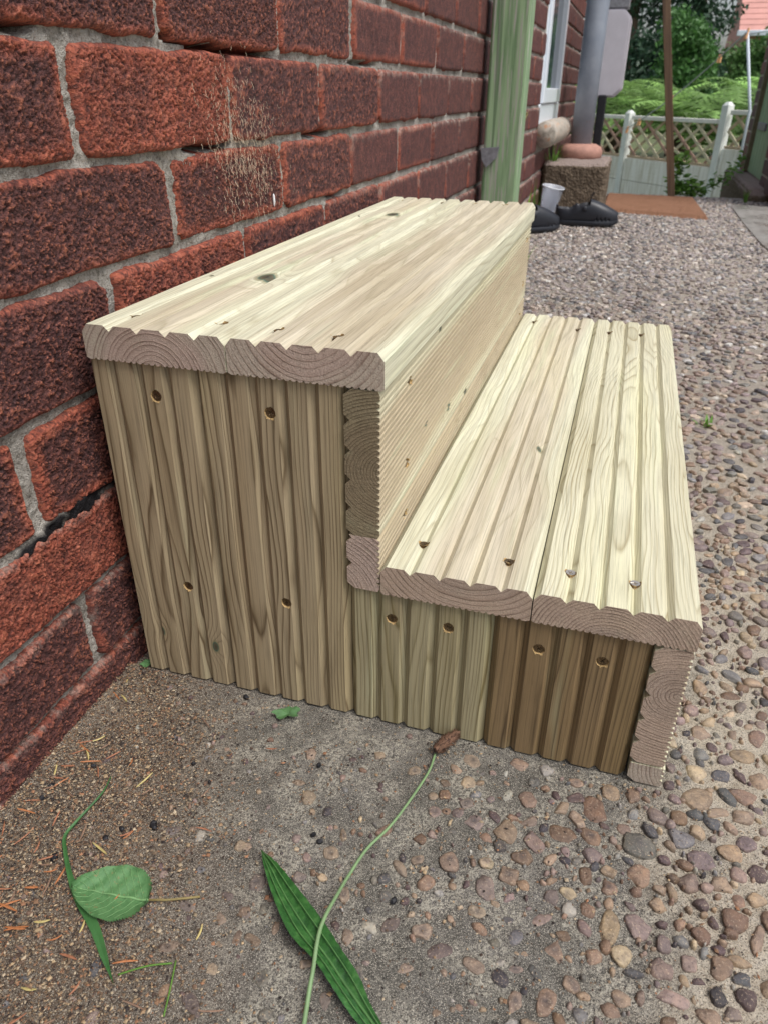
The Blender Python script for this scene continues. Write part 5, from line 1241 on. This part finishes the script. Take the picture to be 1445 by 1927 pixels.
# round serrated leaf with its stalk
s = NT('soft_round_leaf'); p = s.pos(); n = s.noise(p, 220, 4, .6)
m_rl = s.fin(s.mix(s.ramp(s.noise(p, 420, 2), [(.64, 0.0), (.70, .7)]), s.ramp(n, [(.3, srgb(66, 104, 62)), (.7, srgb(86, 124, 78))]), srgb(120, 106, 70)), .6, s.bump(n, .5, .0012), .3)
base = Vector((.1362, -.2128, 0)); tip = Vector((.0800, -.2212, 0)); ax = (tip-base); Ln = ax.length; ax.normalize(); sd2 = Vector((ax.y, -ax.x, 0))
rl = empty('round_leaf', base, 0, 'broad oval green leaf with toothed edge and thin stalk lying near the wall', 'leaf')
N = 64; V = []; F = []; K = 7
def lz(t, u): return .0045+.0028*u*u-.0015*math.cos(u*2)+.003*t*t+.0006*math.cos(t*26+abs(u)*7)
def lw(t): return Ln*.335*(math.sin(math.pi*min(1, t)**.74))**.60*1.06
for i in range(N+1):
    t = i/N; w_ = lw(max(.0008, min(.998, t)))
    for k in range(-K, K+1):
        u = k/K; sft = 1+(.055 if i % 2 else -.0)*(abs(k) == K)
        V.append(tuple(ax*(t*Ln+(-.0012 if (i % 2 and abs(k) == K) else 0))+sd2*w_*u*sft+Vector((0, 0, lz(t, u)))))
for i in range(N):
    for k in range(2*K): F.append((i*(2*K+1)+k, i*(2*K+1)+k+1, (i+1)*(2*K+1)+k+1, (i+1)*(2*K+1)+k))
me = bpy.data.meshes.new('leaf_blade'); me.from_pydata(V, [], F); me.polygons.foreach_set('use_smooth', [True]*len(me.polygons)); link('leaf_blade', me, rl, m_rl)
m_vein = simple('pale_vein', srgb(100, 136, 88), .6)
tube('midrib', [ax*(t*Ln)+Vector((0, 0, lz(t, 0)+.0004)) for t in [i/20 for i in range(20)]], [.0011-.0008*i/20 for i in range(20)], m_vein, rl, 6)
for i in range(8):
    for sg in (-1, 1):
        t0 = .06+i*.105; pts2 = []
        for j in range(7):
            u = j/6*.92; t = t0+u*.20+u*u*.05
            if t > .97: break
            pts2.append(ax*(t*Ln)+sd2*lw(t)*u*sg+Vector((0, 0, lz(t, u)+.0002)))
        if len(pts2) > 2: tube('vein', pts2, .00026, m_vein, rl, 4)
m_stalk = simple('leaf_stalk', srgb(126, 112, 70), .6)
tube('stalk', [(0, 0, .0045), (.012, .004, .004), (.022, .009, .003), (.0326, .0137, .003)], .0009, m_stalk, rl, 6)
# long grass blade passing under it
gb = [(0.0464, -0.1277), (0.0496, -0.1446), (0.047, -0.1717), (0.0467, -0.1867), (0.0556, -0.1982), (0.0715, -0.2136), (0.0873, -0.2257), (0.1111, -0.2403), (0.131, -0.2565), (0.1466, -0.2691)]
q = dens_curve(gb, 50); V = []; F = []
for i, (x, y) in enumerate(q):
    t = i/49; a = q[max(0, i-1)]; b = q[min(49, i+1)]; d = Vector((b[0]-a[0], b[1]-a[1], 0)).normalized(); n2 = Vector((-d.y, d.x, 0))
    w_ = .0004+.0010*min(1, t*4)+.0019*math.exp(-((t-.74)/.16)**2); w_ *= min(1, (1.0-t)*8+.08)
    for k, (u, z) in enumerate(((-1, .0018), (0, .0010), (1, .0018))): V.append((x+n2.x*w_*u-q[0][0], y+n2.y*w_*u-q[0][1], z+.0030))
for i in range(49):
    for k in range(2): F.append((i*3+k, i*3+k+1, i*3+k+4, i*3+k+3))
me = bpy.data.meshes.new('grass_blade'); me.from_pydata(V, [], F); o = link('fallen_grass', me, None, simple('blade_green', srgb(56, 96, 52), .45, 60, .2), (q[0][0], q[0][1], 0))
tag(o, 'long curved green grass blade passing under the round leaf', 'grass blade')
# small torn leaf by the side boards
V = [(0, 0, 0)]; n = 26
for k in range(n):
    a = 2*math.pi*k/n; r = 1+.16*math.sin(5*a)+.10*math.sin(9*a+1); V.append((.0105*r*math.cos(a)*(1.3 if math.cos(a) < 0 else .9), .0075*r*math.sin(a), .002+.0015*math.sin(3*a)))
me = bpy.data.meshes.new('torn_leaf'); me.from_pydata(V, [], [(0, k+1, (k+1) % n+1) for k in range(n)]); o = link('torn_leaf', me, None, simple('dull_leaf', srgb(70, 104, 62), .7, 200, .25), (.158, -.0165, .003), (0, 0, .5))
tag(o, 'small dark green torn leaf on the ground before the tall side boards', 'leaf')
me2 = me.copy(); o = link('leaf_scrap', me2, None, None, (-.003, .004, .004), (0.3, .2, 1.2)); o.scale = (.6, .6, .6)
tag(o, 'green leaf scrap tucked in the corner between wall and steps', 'leaf')
for i, (P, lb) in enumerate((([(.1445, -.262), (.1600, -.252), (.1737, -.245)], 'thin dark green grass sprig right of the leaf stalk, lying slanted'), ([(.1755, -.243), (.181, -.258), (.186, -.275)], 'thin grass sprig hanging down toward the lower edge, pale green'))):
    o = tube('grass_sprig', [(x-P[0][0], y-P[0][1], .002+.001*math.sin(j/3)) for j, (x, y) in enumerate(dens_curve(P, 12))], .0006, m_grass, None, 5); o.location = (P[0][0], P[0][1], 0)
    tag(o, lb, 'grass')
# dry needles
mn = [simple('needle_orange', srgb(160, 102, 62), .6, 300, .15), simple('needle_rust', srgb(142, 94, 68), .7, 300, .2), simple('needle_straw', srgb(176, 160, 104), .6, 300, .15), simple('needle_brown', srgb(126, 100, 82), .8, 300, .2)]
NC = ['orange', 'rust red', 'straw yellow', 'grey brown']
def needle_mesh(ln, bend, wd, mat):
    V = []; F = []; n = 9
    for i in range(n):
        t = i/(n-1); w_ = wd*(math.sin(math.pi*(.06+.90*t))**.6); y = bend*math.sin(math.pi*t)
        V += [((t-.5)*ln, y-w_, 0), ((t-.5)*ln, y, .0007), ((t-.5)*ln, y+w_, 0)]
    for i in range(n-1):
        for k in range(2): F.append((i*3+k, i*3+k+1, i*3+k+4, i*3+k+3))
    me = bpy.data.meshes.new('dry_needle'); me.from_pydata(V, [], F); me.materials.append(mat); return me
nm = [needle_mesh(random.uniform(.009, .018), random.uniform(-.0007, .0008), random.uniform(.0005, .0010), mn[(0, 1, 3, 0, 1, 3, 2)[i % 7]]) for i in range(14)]
PX = [(.0218, -.1050), (.0300, -.118), (.0170, -.1330), (.0240, -.1290), (.0120, -.1420), (.0330, -.1380), (.0080, -.1500)]
def needle(x, y, z=.0022):
    me = random.choice(nm); o = bpy.data.objects.new('dry_needle', me); COL.objects.link(o)
    o.location = (x, y, z); o.rotation_euler = (random.uniform(-.2, .2), random.uniform(-.12, .12), random.uniform(0, 3.14))
    nc = NC[mn.index(me.materials[0])]
    where = (('by the wall near the corner of the steps' if y > -.10 else 'by the wall beside the grass blade tip' if y > -.135 else 'by the wall beside the grass blade bend' if y > -.17 else 'by the wall level with the round leaf' if y > -.205 else 'by the wall below the round leaf' if y > -.24 else 'in the bottom left corner') if x < .05 else 'left of the round leaf' if x < .08 else 'in front of the round leaf') if x+.42*(y+.1) < .015 else ('beside the round leaf' if abs(x-.11) < .045 and abs(y+.217) < .04 else ('along the lower left edge' if y < -.235 else ('in the corner between wall and steps' if y > -.09 else 'between wall and grass blade' if x < .075 else 'on open concrete beyond the round leaf')))
    tag(o, nc+' dry needle '+where, 'needle', nc+' dry conifer needles '+where)
cnt = 0
for i in range(4000):
    x = random.uniform(-.012, .30); y = random.uniform(-.32, -.004)
    e = x+.42*(y+.10)
    if random.random() < math.exp(-max(0, e-.0)/.042)*(.35 if y > -.10 else 1): needle(x, y, .0022+.0015*random.random()); cnt += 1
    if cnt >= 105: break
# black chips
m_bc = simple('coal_black', srgb(22, 22, 26), .5, 300, .3, .5, .001)
CH = [(.1098, -.0068, .0036, 'black chip against the foot of the second side board'), (.0230, -.1204, .003, 'black chip just left of the upper tip of the long grass blade'),
      (.0027, -.1482, .003, 'round black chip nearest the foot of the brick wall'), (.0033, -.1607, .0028, 'black chip close to the wall, just in front of the round one'),
      (.0749, -.1769, .0034, 'black chip above the round leaf, left of the pair'), (.0486, -.2032, .004, 'largest black chip, on the left of the long grass blade'),
      (.1026, -.1544, .0032, 'left chip of the black pair in front of the tall side boards'), (.1048, -.1575, .0036, 'right chip of the black pair in front of the tall side boards'),
      (.0819, -.1664, .0028, 'small black chip behind the round leaf tip'), (.1248, -.1055, .002, 'tiny black chip halfway between steps and round leaf'),
      (.1025, -.0925, .0022, 'tiny black chip nearer the wall end of the side boards'), (.205, -.062, .0026, 'lone black chip before the joint of tall and low side boards'),
      (.233, -.131, .0028, 'right black chip of two near the tip of the plantain leaf'), (.226, -.127, .0028, 'left black chip of two near the tip of the plantain leaf'), (.30, -.16, .003, 'black chip right of the plantain stem')]
for (x, y, r, lb) in CH:
    V, F = pebble_geo(ICO2, 0, 0, r, r*.75, random.uniform(0, 3), r*.7, int(x*1e5), flat=.8)
    V[:, 2] += .002
    o = link('black_chip', mesh_np('black_chip', V, F, False), None, m_bc, (x, y, 0))
    tag(o, lb, 'chip', 'small black chips on the ground')
# fine grit
def grit():
    r = np.random.default_rng(77); N = 110000
    x = r.uniform(-.035, .62, N); y = r.uniform(-.42, .0, N); e = x+.42*(y+.10)+(fbm(np.stack([x*14, y*14, x*0], -1), 2, 5)-.5)*.14
    pr = np.clip(np.exp(-np.maximum(e-.04, 0)/.06), .045, 1); keep = (r.random(N) < pr); x = x[keep]; y = y[keep]; N = len(x)
    s_ = r.uniform(.0004, .0014, N)*(1+.8*(r.random(N) < .07)); a = r.uniform(0, 6.28, N); el = r.uniform(.3, .9, N); tl = r.uniform(-.5, .5, N)
    z = .0005+r.uniform(0, .0016, N)+.009*np.clip(1-(x+.03)/.05, 0, 1)**2
    ca, sa = np.cos(a), np.sin(a)
    P = []
    for (u, v, h) in ((-1, 0, 0), (0, 1, .2), (1, 0, .1), (0, -1, 0), (0, 0, .8)):
        P.append(np.stack([x+s_*(u*ca-v*el*sa), y+s_*(u*sa+v*el*ca), z+s_*(h*.6+tl*u*.5)], -1))
    V = np.stack(P, 1).reshape(-1, 3); b = np.arange(N)[:, None]*5
    F = np.concatenate([b+np.array([[0, 3, 4]]), b+np.array([[3, 2, 4]]), b+np.array([[2, 1, 4]]), b+np.array([[1, 0, 4]])])
    pal = np.array([srgb(*c)[:3] for c in ((140, 116, 90), (104, 86, 69), (164, 142, 112), (76, 62, 54), (172, 156, 132), (126, 98, 76), (50, 44, 42), (146, 108, 82), (150, 134, 110), (60, 50, 46), (118, 100, 82), (92, 76, 62))])
    c = pal[r.integers(0, len(pal), N)]*r.uniform(.75, 1.1, (N, 1)); me = mesh_np('fine_grit', V, F, False); cattr(me, 'col', np.repeat(c, 5, 0))
    s = NT('grit'); m = s.fin(s.n('Attribute', attribute_name='col').outputs['Color'], .85, None, .2)
    o = link('fine_grit', me, None, m); o['kind'] = 'stuff'; o['label'] = 'fine brown grit and seed husks blown against the wall'
grit()
# cobweb of pale fibres over the near bricks
def web():
    V, F = [], []; r = random.Random(4)
    for i in range(850):
        y = r.gauss(.345, .040); z = r.gauss(.435, .030)
        if r.random() < .3: z = r.gauss(.475, .03); y = r.gauss(.30, .03)
        x = WX+.0015+r.random()*.003; a = r.gauss(-1.45, .7); ln = r.uniform(.002, .009); p0 = Vector((x, y, z)); n0 = len(V); k = r.uniform(-220, 220); wd = r.uniform(.00012, .00027)
        for j in range(6):
            V += [p0+Vector((0, wd, 0)), p0-Vector((0, wd, 0)), ]; p0 = p0+Vector((r.uniform(-.0004, .0005), math.cos(a), math.sin(a)))*0.0+Vector((r.uniform(-.0003, .0004), math.cos(a)*ln/5, math.sin(a)*ln/5)); a += k*ln/5
        for j in range(5): F.append((n0+2*j, n0+2*j+1, n0+2*j+3, n0+2*j+2))
    me = bpy.data.meshes.new('cobweb'); me.from_pydata([tuple(v) for v in V], [], F)
    o = link('cobweb', me, None, NT('dusty_web').fin(srgb(206, 186, 160), .9, None, .1)); tag(o, 'dusty pale cobweb fibres clinging to the bricks above the upper step', 'cobweb')
web()
# drop of white paint on the joint
bm = bmesh.new(); bmesh.ops.create_icosphere(bm, subdivisions=2, radius=1.0, matrix=Matrix.Translation((WX+.0005, .400, .387))@Matrix.Diagonal((.0015, .0013, .0075, 1)))
o = link('paint_drip', bmmesh('paint_drip', bm, True), house, NT('white_paint').fin(srgb(225, 225, 225), .5))
